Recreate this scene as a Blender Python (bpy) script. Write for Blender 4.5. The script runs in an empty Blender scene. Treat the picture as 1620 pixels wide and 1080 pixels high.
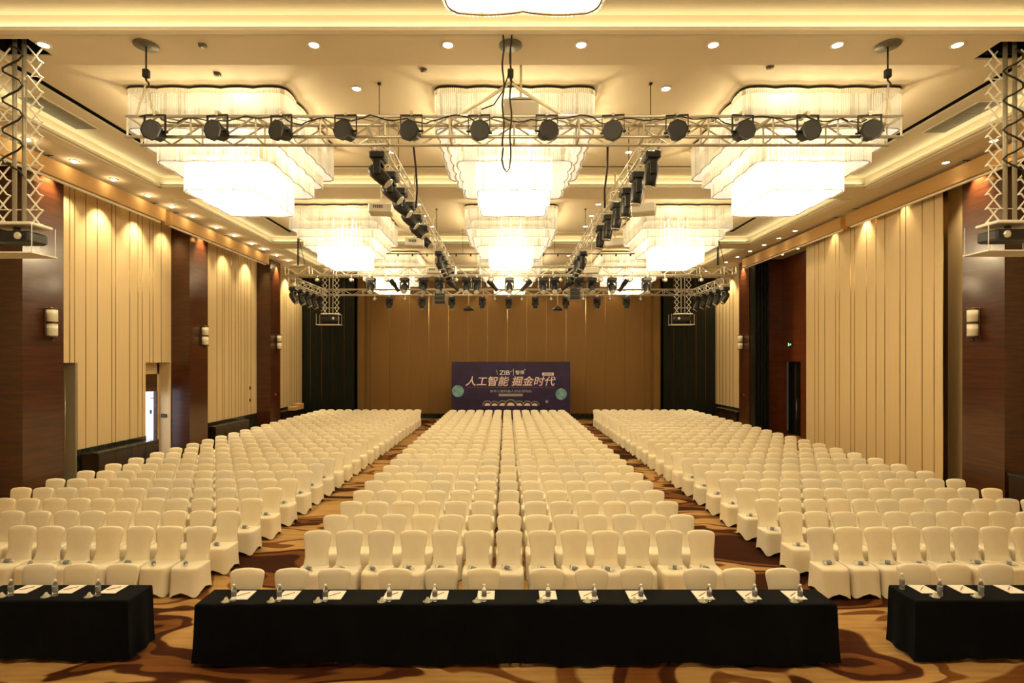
import bpy, math, random
from mathutils import Vector, Matrix, Euler
S = bpy.context.scene
COL = S.collection
random.seed(7)
PI = math.pi
F = 860.0                      # focal length in pixels of the 1620 px wide frame
HC = 3.65                      # eye height

# ------------------------------------------------------------------ camera, world, exposure
cam_d = bpy.data.cameras.new('camera')
cam_d.sensor_width = 36.0
cam_d.lens = F/1620*36
cam_d.shift_x = 9/1620
cam_d.shift_y = 32/1620
cam_d.clip_end = 200
cam = bpy.data.objects.new('camera', cam_d)
COL.objects.link(cam)
cam.location = (0, 0, HC)
cam.rotation_euler = (PI/2, 0, 0)
S.camera = cam
w = bpy.data.worlds.new('world'); S.world = w; w.use_nodes = True
w.node_tree.nodes['Background'].inputs[0].default_value = (1, .8, .5, 1)
w.node_tree.nodes['Background'].inputs[1].default_value = 0.02
S.view_settings.view_transform = 'Standard'
S.view_settings.look = 'None'
S.view_settings.exposure = 0.85
S.view_settings.gamma = 1.0
S.view_settings.use_curve_mapping = False
S.cycles.max_bounces = 6
S.cycles.diffuse_bounces = 3
S.cycles.transparent_max_bounces = 16
S.cycles.sample_clamp_indirect = 4.0
WARM = (1.0, .80, .47)
P_CHAND = 640.0                # lamp inside each chandelier
P_COVE = .8                   # per metre of cove strip
P_WASH = 150.0                  # wall washers
P_DOWN = 45.0                  # downlights

# ------------------------------------------------------------------ room numbers
CX = .18                       # middle of the room
ZM, ZS = 9.13, 8.86            # ceiling of the coffers, ceiling of the beams and side aisles
WALLX, PILX = 12.85, 12.15     # half widths: wall plane, pillar face
COF = [(1.9, 8.6), (9.55, 16.2), (17.4, 23.9), (25.1, 31.6)]
YB, YE = -5.0, 35.0            # room ends

# ------------------------------------------------------------------ materials
def mat(name, col=(.8, .8, .8), rough=.6, metal=0., emit=None, es=0., coat=0., trans=0., ior=1.45, alpha=1.):
    m = bpy.data.materials.new(name); m.use_nodes = True
    b = m.node_tree.nodes['Principled BSDF']
    b.inputs['Base Color'].default_value = (*col, 1)
    b.inputs['Roughness'].default_value = rough
    b.inputs['Metallic'].default_value = metal
    b.inputs['IOR'].default_value = ior
    if coat: b.inputs['Coat Weight'].default_value = coat; b.inputs['Coat Roughness'].default_value = .12
    if trans: b.inputs['Transmission Weight'].default_value = trans
    if alpha < 1: b.inputs['Alpha'].default_value = alpha
    if emit: b.inputs['Emission Color'].default_value = (*emit, 1); b.inputs['Emission Strength'].default_value = es
    return m

def nodes(m): return m.node_tree.nodes, m.node_tree.links, m.node_tree.nodes['Principled BSDF']

def noisy(m, c1, c2, scale=(1, 1, 1), nscale=5., detail=4., lo=.35, hi=.65, bump=0., coord='Object', dist=0.):
    n, l, b = nodes(m)
    tc = n.new('ShaderNodeTexCoord'); mp = n.new('ShaderNodeMapping'); mp.inputs['Scale'].default_value = scale
    nz = n.new('ShaderNodeTexNoise'); nz.inputs['Scale'].default_value = nscale; nz.inputs['Detail'].default_value = detail
    nz.inputs['Distortion'].default_value = dist
    cr = n.new('ShaderNodeValToRGB')
    cr.color_ramp.elements[0].position = lo; cr.color_ramp.elements[0].color = (*c1, 1)
    cr.color_ramp.elements[1].position = hi; cr.color_ramp.elements[1].color = (*c2, 1)
    l.new(tc.outputs[coord], mp.inputs[0]); l.new(mp.outputs[0], nz.inputs[0])
    l.new(nz.outputs[0], cr.inputs[0]); l.new(cr.outputs[0], b.inputs['Base Color'])
    if bump:
        bp = n.new('ShaderNodeBump'); bp.inputs['Strength'].default_value = bump; bp.inputs['Distance'].default_value = .02
        l.new(nz.outputs[0], bp.inputs['Height']); l.new(bp.outputs[0], b.inputs['Normal'])
    return m

M = {}
M['ceiling'] = noisy(mat('ceiling_paint', rough=.8), (.72, .62, .45), (.75, .65, .48), nscale=.6)
M['ceil_trim'] = mat('cornice_paint', (.80, .73, .58), .6)
M['slot'] = mat('dark_slot', (.012, .01, .008), .8)
M['panel'] = noisy(mat('cream_wall_fabric', rough=.55), (.62, .47, .25), (.67, .51, .29), scale=(14, 14, .25), nscale=3., bump=.05)
M['panel_gap'] = mat('brass_strip', (.30, .19, .07), .22, metal=1.)
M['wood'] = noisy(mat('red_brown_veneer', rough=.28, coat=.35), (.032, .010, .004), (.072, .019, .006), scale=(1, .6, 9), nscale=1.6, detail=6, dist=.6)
M['wood_panel'] = noisy(mat('lit_veneer', rough=.35, coat=.2), (.10, .024, .007), (.15, .037, .010), scale=(1, .6, 7), nscale=1.6, detail=6, dist=.4)  # brighter copy of the veneer, its lit look put into the colour
M['console'] = noisy(mat('dark_console_veneer', rough=.3), (.012, .006, .003), (.022, .010, .005), scale=(1, .6, 8), nscale=2)
M['stone'] = noisy(mat('black_stone', rough=.15), (.006, .008, .006), (.03, .035, .028), nscale=4, detail=8)
M['black_wall'] = noisy(mat('black_veneer', rough=.35), (.006, .008, .006), (.011, .014, .010), scale=(6, 6, .4), nscale=2)
M['black_wall'].node_tree.nodes['Principled BSDF'].inputs['Specular IOR Level'].default_value = .2
M['back'] = noisy(mat('ochre_wall_fabric', rough=.7), (.18, .092, .021), (.205, .108, .026), scale=(20, 20, .2), nscale=3.)
M['screen_box'] = noisy(mat('tan_timber', rough=.85), (.50, .29, .10), (.54, .32, .12), scale=(1, .3, 3), nscale=2)
M['white_bar'] = mat('off_white_bar', (.85, .82, .72), .5)
M['chair'] = noisy(mat('cream_stretch_fabric', rough=.75), (.82, .74, .57), (.88, .80, .64), nscale=3, coord='Object')
_n, _l, _b = nodes(M['chair'])
_oi = _n.new('ShaderNodeObjectInfo'); _hs = _n.new('ShaderNodeHueSaturation'); _mr = _n.new('ShaderNodeMapRange'); _m2 = _n.new('ShaderNodeMapRange')
_mr.inputs['To Min'].default_value = .93; _mr.inputs['To Max'].default_value = 1.05; _m2.inputs['To Min'].default_value = .8; _m2.inputs['To Max'].default_value = 1.15
_src = _b.inputs['Base Color'].links[0].from_socket
_l.new(_oi.outputs['Random'], _mr.inputs['Value']); _l.new(_oi.outputs['Random'], _m2.inputs['Value']); _l.new(_mr.outputs[0], _hs.inputs['Value']); _l.new(_m2.outputs[0], _hs.inputs['Saturation'])
_l.new(_src, _hs.inputs['Color']); _l.new(_hs.outputs[0], _b.inputs['Base Color'])
M['foot'] = mat('dark_rubber', (.02, .02, .02), .6)
M['black_cloth'] = noisy(mat('black_tablecloth', rough=.85), (.003, .004, .006), (.004, .005, .008), nscale=3)
M['black_cloth'].node_tree.nodes['Principled BSDF'].inputs['Specular IOR Level'].default_value = .12
M['steel'] = mat('aluminium_tube', (.66, .62, .53), .35, metal=.5)
M['white_metal'] = mat('white_enamel', (.80, .77, .68), .4)
M['dark'] = mat('black_plastic', (.012, .012, .012), .4)
M['dark_metal'] = mat('dark_metal', (.03, .03, .028), .4, metal=.5)
M['grey_metal'] = mat('grey_metal', (.16, .15, .12), .45, metal=.6)
M['lens_off'] = mat('lens_glass', (.05, .05, .06), .08, coat=1.)
M['lens_ring'] = mat('lens_ring', (.80, .80, .72), .15, metal=.6)
M['cable'] = mat('black_cable', (.015, .013, .01), .6)
M['sling'] = mat('pale_sling', (.75, .68, .52), .8)
M['paper'] = mat('white_paper', (.88, .84, .76), .7)
M['pencil'] = mat('pencil_red', (.35, .12, .08), .5)
M['bottle'] = mat('clear_plastic', (.93, .96, .97), .06, trans=.85, ior=1.2)
M['label'] = mat('blue_grey_label', (.24, .26, .30), .5)
M['cap'] = mat('white_cap', (.85, .85, .82), .4)
M['packet'] = mat('pale_green_wrap', (.78, .80, .66), .35)
M['sconce'] = noisy(mat('frosted_glass', rough=.4), (.66, .60, .46), (.74, .68, .54), nscale=6)
M['bronze'] = mat('bronze', (.12, .07, .04), .35, metal=.8)
M['pole_grey'] = mat('pole_grey', (.34, .31, .24), .45, metal=.3)
M['chrome'] = mat('chrome', (.8, .8, .8), .12, metal=1.)
M['corridor'] = mat('corridor_paint', (.85, .88, .93), .7)
M['box_tan'] = mat('tan_board', (.50, .30, .12), .7)
M['exit'] = mat('exit_sign_green', (.1, .5, .3), .5, emit=(.35, 1., .6), es=1.3)
M['amber'] = mat('amber_glass_trim', (.60, .36, .14), .25)
M['banner'] = None
M['lamp'] = mat('downlight_lens', (1, 1, 1), .5, emit=(1., .93, .72), es=14.)
M['lampdome'] = mat('frosted_lamp_dome', (1, 1, 1), .5, emit=(1., .88, .6), es=9.)
M['grille'] = mat('air_grille', (.26, .23, .16), .5)

# carpet: swirling bands of gold, tan and dark brown
def carpet():
    m = mat('patterned_carpet', rough=.9)
    n, l, b = nodes(m)
    tc = n.new('ShaderNodeTexCoord'); mp = n.new('ShaderNodeMapping'); mp.inputs['Scale'].default_value = (.30, .62, 1)
    l.new(tc.outputs['Object'], mp.inputs[0])
    nz = n.new('ShaderNodeTexNoise'); nz.inputs['Scale'].default_value = 1.15; nz.inputs['Detail'].default_value = 2.4; nz.inputs['Distortion'].default_value = .5
    l.new(mp.outputs[0], nz.inputs[0])
    cr = n.new('ShaderNodeValToRGB'); e = cr.color_ramp
    stops = [(0., (.030, .008, .003)), (.375, (.040, .010, .003)), (.383, (.15, .055, .014)), (.425, (.18, .068, .018)), (.432, (.045, .012, .004)),
             (.468, (.065, .018, .005)), (.476, (.40, .23, .085)), (.535, (.46, .28, .11)), (.542, (.15, .055, .014)), (.575, (.19, .075, .02)), (.582, (.44, .26, .10)), (1., (.50, .31, .13))]
    e.elements[0].position = 0; e.elements[0].color = (*stops[0][1], 1)
    e.elements[1].position = 1; e.elements[1].color = (*stops[-1][1], 1)
    for p, c in stops[1:-1]:
        k = e.elements.new(p); k.color = (*c, 1)
    l.new(nz.outputs[0], cr.inputs[0])
    mp2 = n.new('ShaderNodeMapping'); mp2.inputs['Scale'].default_value = (.5, 7, 1); l.new(tc.outputs['Object'], mp2.inputs[0])
    n2 = n.new('ShaderNodeTexNoise'); n2.inputs['Scale'].default_value = 2.; n2.inputs['Detail'].default_value = 5; l.new(mp2.outputs[0], n2.inputs[0])
    c2 = n.new('ShaderNodeValToRGB'); c2.color_ramp.elements[0].position = .38; c2.color_ramp.elements[0].color = (.62, .58, .5, 1); c2.color_ramp.elements[1].position = .6
    l.new(n2.outputs[0], c2.inputs[0])
    mx = n.new('ShaderNodeMix'); mx.data_type = 'RGBA'; mx.blend_type = 'MULTIPLY'; mx.inputs[0].default_value = .55
    l.new(cr.outputs[0], mx.inputs[6]); l.new(c2.outputs[0], mx.inputs[7]); l.new(mx.outputs[2], b.inputs['Base Color'])
    b.inputs['Specular IOR Level'].default_value = .1
    return m
M['carpet'] = carpet()

# lit crystal: partly see-through rods that pass on lamp light and carry an added glow
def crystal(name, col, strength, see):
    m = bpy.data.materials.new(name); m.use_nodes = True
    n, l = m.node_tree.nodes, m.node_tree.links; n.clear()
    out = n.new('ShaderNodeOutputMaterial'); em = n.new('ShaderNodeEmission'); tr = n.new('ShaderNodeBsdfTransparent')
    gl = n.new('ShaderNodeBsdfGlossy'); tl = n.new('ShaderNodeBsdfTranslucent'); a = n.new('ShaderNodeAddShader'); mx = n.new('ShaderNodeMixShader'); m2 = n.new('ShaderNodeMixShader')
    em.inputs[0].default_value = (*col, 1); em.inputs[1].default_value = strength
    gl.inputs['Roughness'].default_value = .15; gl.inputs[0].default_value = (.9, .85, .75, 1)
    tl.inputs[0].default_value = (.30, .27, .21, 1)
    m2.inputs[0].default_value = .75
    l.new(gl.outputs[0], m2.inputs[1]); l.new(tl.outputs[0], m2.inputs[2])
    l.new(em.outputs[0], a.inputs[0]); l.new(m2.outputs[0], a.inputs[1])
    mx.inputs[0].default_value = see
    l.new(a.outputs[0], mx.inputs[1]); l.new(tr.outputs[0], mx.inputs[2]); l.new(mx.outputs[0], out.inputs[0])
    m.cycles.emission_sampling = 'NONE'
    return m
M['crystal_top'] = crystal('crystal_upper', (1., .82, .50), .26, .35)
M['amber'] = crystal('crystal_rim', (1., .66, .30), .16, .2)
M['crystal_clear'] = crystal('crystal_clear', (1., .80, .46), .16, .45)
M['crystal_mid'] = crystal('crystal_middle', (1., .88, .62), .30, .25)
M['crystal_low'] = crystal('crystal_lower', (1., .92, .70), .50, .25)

# ------------------------------------------------------------------ mesh builder
class MB:
    def __init__(s): s.v = []; s.f = []; s.mi = []; s.sm = []
    def add(s, vs, fs, mi=0, smooth=False):
        b = len(s.v); s.v += [tuple(v) for v in vs]
        for f in fs: s.f.append(tuple(i+b for i in f)); s.mi.append(mi); s.sm.append(smooth)
        return s
    def box(s, x0, x1, y0, y1, z0, z1, mi=0):
        v = [(x0,y0,z0),(x1,y0,z0),(x1,y1,z0),(x0,y1,z0),(x0,y0,z1),(x1,y0,z1),(x1,y1,z1),(x0,y1,z1)]
        return s.add(v, [(0,3,2,1),(4,5,6,7),(0,1,5,4),(1,2,6,5),(2,3,7,6),(3,0,4,7)], mi)
    def bbox(s, x0, x1, y0, y1, z0, z1, b=.01, mi=0):      # box with chamfered vertical and top edges
        r = [(x0+b,y0),(x1-b,y0),(x1,y0+b),(x1,y1-b),(x1-b,y1),(x0+b,y1),(x0,y1-b),(x0,y0+b)]
        cx, cy = (x0+x1)/2, (y0+y1)/2
        def ring(z, k): return [(cx+(x-cx)*(1-k*2*b/(x1-x0)), cy+(y-cy)*(1-k*2*b/(y1-y0)), z) for x, y in r]
        rs = [ring(z0, 1), ring(z0+b, 0), ring(z1-b, 0), ring(z1, 1)]
        return s.loft(rs, mi, cap=True)
    def loft(s, rings, mi=0, cap=True, smooth=False, closed=True, pick=None):
        n = len(rings[0]); pk = pick; v = [p for r in rings for p in r]; f = []
        for k in range(len(rings)-1):
            for i in range(n if closed else n-1):
                j = (i+1) % n
                f.append((k*n+i, k*n+j, (k+1)*n+j, (k+1)*n+i))
        s.add(v, f, mi, smooth)
        if pk: s.mi[-len(f):] = [pk(i % n) for i in range(len(f))]
        if cap:
            b = len(s.v)-len(v)
            s.f.append(tuple(b+i for i in reversed(range(n)))); s.mi.append(mi); s.sm.append(False)
            s.f.append(tuple(b+(len(rings)-1)*n+i for i in range(n))); s.mi.append(mi); s.sm.append(False)
        return s
    def tube(s, p, q, r, n=6, mi=0, r2=None, cap=True):
        p, q = Vector(p), Vector(q); d = q-p
        if d.length < 1e-6: return s
        a = d.orthogonal().normalized(); b = d.normalized().cross(a)
        r2 = r if r2 is None else r2
        R = lambda c, rr: [c+a*math.cos(2*PI*i/n)*rr+b*math.sin(2*PI*i/n)*rr for i in range(n)]
        return s.loft([R(p, r), R(q, r2)], mi, cap, smooth=n > 5)
    def path(s, pts, r, n=6, mi=0):
        pts = [Vector(p) for p in pts]; rings = []
        a = (pts[1]-pts[0]).orthogonal().normalized()
        for i, p in enumerate(pts):
            t = (pts[min(i+1, len(pts)-1)]-pts[max(i-1, 0)]).normalized()
            a = (a-t*a.dot(t)).normalized(); b = t.cross(a)
            rings.append([p+a*math.cos(2*PI*k/n)*r+b*math.sin(2*PI*k/n)*r for k in range(n)])
        return s.loft(rings, mi, True, True)
    def lathe(s, prof, c=(0,0,0), axis='Z', n=16, mi=0, smooth=True):
        rings = []
        for r, h in prof:
            ring = []
            for i in range(n):
                x, y = r*math.cos(2*PI*i/n), r*math.sin(2*PI*i/n)
                p = {'Z': (x, y, h), 'Y': (x, h, -y), 'X': (h, x, y)}[axis]
                ring.append((c[0]+p[0], c[1]+p[1], c[2]+p[2]))
            rings.append(ring)
        return s.loft(rings, mi, True, smooth)
    def build(s, name, mats, parent=None, loc=None):
        me = bpy.data.meshes.new(name)
        me.from_pydata(s.v, [], s.f)
        if not isinstance(mats, (list, tuple)): mats = [mats]
        for m in mats: me.materials.append(m)
        me.polygons.foreach_set('material_index', s.mi)
        me.polygons.foreach_set('use_smooth', s.sm)
        me.update()
        o = bpy.data.objects.new(name, me); COL.objects.link(o)
        if parent: o.parent = parent
        if loc: o.location = loc
        return o

def tag(o, label=None, cat=None, group=None, kind=None):
    if label: o['label'] = label
    if cat: o['category'] = cat
    if group: o['group'] = group
    if kind: o['kind'] = kind
    return o
def empty(name, loc=(0,0,0), rz=0., label=None, cat=None, group=None):
    o = bpy.data.objects.new(name, None); COL.objects.link(o)
    o.empty_display_size = .1; o.location = loc; o.rotation_euler = (0, 0, rz)
    return tag(o, label, cat, group)
def struct(name, mb, m, label=None):
    o = mb.build(name, m); o['kind'] = 'structure'
    if label: o['label'] = label
    return o
def copy_tree(o, parent=None):
    c = o.copy(); COL.objects.link(c); c.parent = parent
    for ch in list(o.children):
        copy_tree(ch, c)
    return c
class Maker:
    """The first call gives the prototype itself, later calls a copy of it and of its parts."""
    def __init__(s, fn): s.fn = fn; s.first = None
    def __call__(s, loc, rz=0., label=None, cat=None, group=None):
        if s.first is None: o = s.first = s.fn()
        else: o = copy_tree(s.first)
        o.location = loc; o.rotation_euler = (0, 0, rz)
        return tag(o, label, cat, group)
ORD = ['front', 'second', 'third', 'fourth', 'fifth', 'sixth', 'seventh', 'eighth', 'ninth', 'tenth', 'eleventh', 'twelfth', 'thirteenth', 'fourteenth']
NTH = ['first'] + ORD[1:]

def light(kind, name, loc, power, col=WARM, rot=(0,0,0), **kw):
    d = bpy.data.lights.new(name, kind); d.energy = power; d.color = col
    for k, v in kw.items(): setattr(d, k, v)
    o = bpy.data.objects.new(name, d); COL.objects.link(o); o.location = loc; o.rotation_euler = rot
    return o

# ------------------------------------------------------------------ floor, walls
XL, XR = CX-WALLX, CX+WALLX
struct('floor', MB().box(XL-4, XR+2, YB, YE+.2, -.1, 0), M['carpet'], 'carpet with swirls of gold, tan and dark brown')

def wall_strips(mb, xface, side, y0, y1, z0, z1, seams, mi=1):
    for y in seams:
        if y0 < y < y1:
            mb.box(*(sorted((xface-.02, xface+.004*side))), y-.012, y+.012, z0, z1, mi)
SEAMS_L = [12.67*860/(801-x) for x in (88, 97, 110, 118, 135.7, 154, 176.7, 182.7, 205, 218, 225, 236.7, 242, 255)]
SEAMS_L2 = [12.67*860/(801-x) for x in (343, 352, 355, 362, 366, 372, 377, 381, 387, 391, 397)]
SEAMS_L3 = [12.67*860/(801-x) for x in (449, 453, 458, 461, 466, 469, 474)]
P1, P2, P3 = (13.45, 14.7), (20.55, 21.8), (27.6, 28.8)
NZ = 3.62                      # top of the door recesses
# left wall
mb = MB()
mb.box(XL-.2, XL, YB, P1[0]+.2, 0, ZS)
mb.box(XL-.2, XL, P1[1]-.2, P2[0], NZ, ZS)
mb.box(XL-.2, XL, 16.07, 19.1, 1.05, NZ)
mb.box(XL-.2, XL, P2[1]-.2, P3[0], 1.05, ZS)
mb.box(XL-.2, XL, P3[1]-.2, 33.7, 1.05, ZS)
wall_strips(mb, XL, 1, 14.7, 20.5, NZ, ZS, SEAMS_L)
wall_strips(mb, XL, 1, 16.1, 19.05, 1.05, NZ, SEAMS_L)
wall_strips(mb, XL, 1, 21.8, 27.6, 1.05, ZS, SEAMS_L2)
wall_strips(mb, XL, 1, 28.8, 33.7, 1.05, ZS, SEAMS_L3)
struct('wall_left', mb, [M['panel'], M['panel_gap']], 'cream panelled wall with thin brass strips')
mb = MB()
for a, b in ((16.07, 19.1), (P2[1]-.2, P3[0]), (P3[1]-.2, 33.7)): mb.box(XL-.2, XL+.02, a, b, 0, 1.05)
struct('baseboard_left', mb, M['stone'], 'dark stone base under the cream wall')
# recesses behind the left wall
XI = XL-.43
mb = MB()
mb.box(XI-.1, XI, 14.5, 19.0, 0, NZ+.2)
mb.box(XI-.1, XI, 19.0, 20.5, 3.2, NZ+.2)
mb.box(XI-.1, XI, 20.40, 20.6, 0, NZ+.2)
mb.box(XI-.1, XL+.0, 20.5, 20.54, 0, NZ)
mb.box(XI, XL-.2, 14.5, 20.5, NZ+.02, NZ+.2)
mb.box(XI+.02, XI+.03, 15.5, 15.52, 0, NZ, 1)
struct('trim_1', mb, [M['panel'], M['panel_gap']], 'cream lining of the door recess in the left wall')
mb = MB(); mb.box(XI-.09, XI-.01, 18.9, 20.42, 2.56, 3.25); mb.box(XI-.12, XI-.0, 20.36, 20.42, 0, 2.56); mb.box(XI-.12, XI-.0, 19.0, 19.06, 0, 2.56)
struct('door_1', mb, M['wood'], 'dark timber doorway open to a bright corridor')
mb = MB(); mb.box(XI, XL-.01, 16.0, 16.06, 0, NZ)
dd = struct('door_2', mb, M['grille'], 'closed grey door in the nearer recess')
MB().tube((XI+.14, 15.97, .3), (XI+.14, 15.97, 3.3), .012).build('door_handle', M['chrome'], dd)
mb = MB()
mb.box(XL-3.6, XI-.1, 22.4, 22.5, 0, 2.9)
mb.box(XL-3.7, XL-3.6, 17.5, 22.5, 0, 2.9)
mb.box(XL-3.6, XI-.1, 17.4, 17.5, 0, 2.9)
mb.box(XL-3.6, XI-.1, 17.5, 22.5, 2.9, 3.0)
mb.box(XI-.13, XI-.11, 17.5, 18.95, 0, 2.9)
mb.box(XI-.13, XI-.11, 20.6, 22.5, 0, 2.9)
struct('wall_corridor', mb, M['corridor'], 'white corridor wall seen through the open door')
light('AREA', 'corridor_light', (XL-2.0, 20.2, 2.85), 110, (.85, .92, 1.), shape='RECTANGLE', size=2.2, size_y=3.5)
o = MB().bbox(-.22, .22, -.03, 0, -.16, .16, .01, 0).box(-.18, .18, -.035, -.03, .01, .12, 1).box(-.18, .18, -.035, -.03, -.12, -.02, 1).build('notice_sign', [mat('purple_frame', (.10, .05, .16), .4), M['corridor']], loc=(-14.45, 22.4, 2.3))
tag(o, 'small purple framed notice on the white corridor wall', 'sign')
o = empty('wall_phone', (-14.62, 22.4, 1.55), 0, 'dark wall handset on the white corridor wall', 'phone')
MB().bbox(-.06, .06, -.03, 0, -.28, .16, .01).build('body', M['corridor'], o)
MB().bbox(-.04, .04, -.07, -.03, -.04, .13, .01).build('handset', M['dark'], o)

# right wall: partition, recess in red timber, cream end
mb = MB()
mb.box(XR, XR+.2, YB, 22.6, 0, ZS)
mb.box(XR, XR+.2, P3[1]-.2, 34.0, 1.05, ZS)
wall_strips(mb, XR, -1, 28.8, 34, 1.05, ZS, [13.03*860/(x-801) for x in (1134, 1139, 1144, 1149, 1155, 1160)])
struct('wall_right', mb, [M['panel'], M['panel_gap']], 'cream panelled wall with thin brass strips')
mb = MB(); mb.box(XR-.02, XR+.2, P3[1]-.2, 34.0, 0, 1.05)
struct('baseboard_right', mb, M['stone'], 'dark stone base under the cream wall')
XP = CX+PILX
mb = MB(); mb.box(XP, XP+.12, 15.35, 22.35, .02, ZS-.02)
for x in (1289, 1295, 1305, 1322, 1328, 1346, 1352, 1371, 1386, 1400, 1424, 1433, 1459, 1478):
    y = XP*860/(x-801); mb.box(XP-.004, XP+.02, y-.012, y+.012, .02, ZS-.02, 1)
mb.box(XP-.004, XP+.125, 15.33, 15.35, .02, ZS-.02, 1)
o = struct('wall_partition', mb, [M['panel'], M['panel_gap']], 'cream movable partition with brass strips, right side')
mb = MB()
XD = XR+1.0
mb.box(XD, XD+.1, 22.5, 27.8, 3.65, ZS); mb.box(XD, XD+.1, 22.5, 25.9, 0, 3.65); mb.box(XD, XD+.1, 27.4, 27.8, 0, 3.65)
mb.box(XP+.15, XD, 22.4, 22.5, 0, ZS)
mb.box(XR, XD, 27.7, 27.8, 0, ZS)
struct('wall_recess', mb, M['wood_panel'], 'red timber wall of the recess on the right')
mb = MB()
for k in range(5): mb.box(XP+.02+k*.13, XP+.11+k*.13, 27.0-.05*k, 27.5, 0, ZS-.05)
struct('trim_2', mb, M['black_wall'], 'dark edges of the stacked partition leaves')
mb = MB(); mb.box(XD+.3, XD+.38, 25.7, 27.6, 0, 3.65)
dd = struct('door_3', mb, M['black_wall'], 'tall dark door in the recess')
MB().box(XD+.27, XD+.30, 26.9, 26.93, 0, 3.6).build('door_edge', M['chrome'], dd)
MB().tube((XD+.26, 26.75, .8), (XD+.26, 26.75, 1.8), .02).build('door_handle', M['chrome'], dd)
o = empty('exit_sign', (XD-.02, 26.85, 4.5), 0, 'small green exit sign on the red timber wall', 'sign')
MB().box(-.03, .02, -.18, .18, -.1, .1).build('case', M['dark'], o)
mb = MB()     # running figure and arrow as plain shapes
mb.lathe([(.001, -.035), (.022, -.035), (.022, -.032), (.001, -.032)], (0, .08, .06), 'X', 8)
mb.tube((-.034, .08, .04), (-.034, .06, -.02), .012, 4); mb.tube((-.034, .06, -.02), (-.034, .10, -.07), .01, 4); mb.tube((-.034, .06, -.02), (-.034, .01, -.05), .01, 4)
mb.tube((-.034, -.03, 0), (-.034, -.14, 0), .012, 4); mb.tube((-.034, -.14, 0), (-.034, -.10, .04), .01, 4); mb.tube((-.034, -.14, 0), (-.034, -.10, -.04), .01, 4)
mb.build('pictogram', M['exit'], o)
light('SPOT', 'recess_spot', (XR+.3, 25.2, ZS-.15), 160, WARM, (0, math.radians(18), 0), spot_size=1.6, spot_blend=.8)

# pillars
for side, nm in ((-1, 'left'), (1, 'right')):
    for i, (a, b) in enumerate((P1, P2, P3)):
        if side == 1 and i == 1: continue
        x0, x1 = sorted((CX+side*PILX, CX+side*(WALLX+.05)))
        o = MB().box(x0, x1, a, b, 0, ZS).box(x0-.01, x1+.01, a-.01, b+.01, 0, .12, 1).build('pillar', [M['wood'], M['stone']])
        tag(o, '%s polished red-brown timber pillar on the %s wall' % (('nearest', 'middle', 'farthest')[i], nm), 'pillar', kind='structure')
# near wall strips beyond pillar 1 toward the viewer, end walls
mb = MB(); mb.box(XL-.3, XR+.3, YB-.2, YB, 0, ZM+.3); struct('wall_front', mb, M['panel'])
mb = MB()
for x0, x1 in ((XL-.2, -9.35), (9.68, XR+.2)):
    mb.box(x0, x1, 33.85, 34.0, 0, ZM)
mb.box(-9.45, -9.35, 33.85, 35.0, 0, ZM); mb.box(9.68, 9.78, 33.85, 35.0, 0, ZM)
for x in (-12.2, -11.5, -10.8, -10.1, 10.4, 11.1, 11.8, 12.4): mb.box(x, x+.015, 33.83, 33.86, .1, ZM-.1, 1)
struct('wall_stage', mb, [M['black_wall'], M['panel_gap']], 'black wings either side of the ochre end wall')
mb = MB(); mb.box(-9.4, 9.7, YE, YE+.15, 0, ZM)
for k in range(15):
    x = -9.4+.63+k*1.262
    mb.box(x-.012, x+.012, YE-.005, YE+.01, .35, ZM, 1)
mb.box(-9.35, -8.95, 34.2, YE, 0, ZM); mb.box(9.28, 9.68, 34.2, YE, 0, ZM)
struct('wall_back', mb, [M['back'], M['panel_gap']], 'ochre fabric end wall divided by thin brass strips')
mb = MB(); mb.box(-9.0, 9.3, YE-.05, YE, 0, .32)
struct('baseboard_back', mb, M['stone'])

# ------------------------------------------------------------------ ceiling
mb = MB()
def slab(x0, x1, y0, y1, z, t=.08, mi=0): mb.box(x0, x1, y0, y1, z, z+t, mi)
XO = 10.52                     # coffer half width
HOLES = {1: [(-8.5, -7.72, 8.78, 9.27), (8.05, 8.83, 8.85, 9.38)], 3: [(-8.32, -7.55, 24.25, 24.75), (7.6, 8.35, 24.25, 24.75)]}
beams = [(YB, 1.9), (8.6, 9.55), (16.2, 17.4), (23.9, 25.1), (31.6, YE+.1)]
for bi, (a, b) in enumerate(beams):
    hs = HOLES.get(bi, [])
    if not hs: slab(CX-XO, CX+XO, a, b, ZS)
    else:
        ya, yb = min(h[2] for h in hs), max(h[3] for h in hs)
        slab(CX-XO, CX+XO, a, ya, ZS); slab(CX-XO, CX+XO, yb, b, ZS)
        xs = [CX-XO]+[v for h in hs for v in h[:2]]+[CX+XO]
        for k in range(0, len(xs), 2): slab(xs[k], xs[k+1], ya, yb, ZS)
        for h in hs:
            if h[2] > ya: slab(h[0], h[1], ya, h[2], ZS)
            if h[3] < yb: slab(h[0], h[1], h[3], yb, ZS)
            mb.box(h[0]-.05, h[1]+.05, h[2]-.05, h[3]+.05, ZS+.5, ZS+.55, 1)
            mb.box(h[0]-.03, h[0], h[2], h[3], ZS+.03, ZS+.5, 1); mb.box(h[1], h[1]+.03, h[2], h[3], ZS+.03, ZS+.5, 1)
            mb.box(h[0], h[1], h[3], h[3]+.03, ZS+.03, ZS+.5, 1); mb.box(h[0], h[1], h[2]-.03, h[2], ZS+.03, ZS+.5, 1)
for s in (-1, 1):              # side aisles
    x0, x1 = sorted((CX+s*XO, CX+s*(WALLX+1.4))); slab(x0, x1, YB, YE+.1, ZS)
SX0, SX1 = 9.22, 9.44
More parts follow.
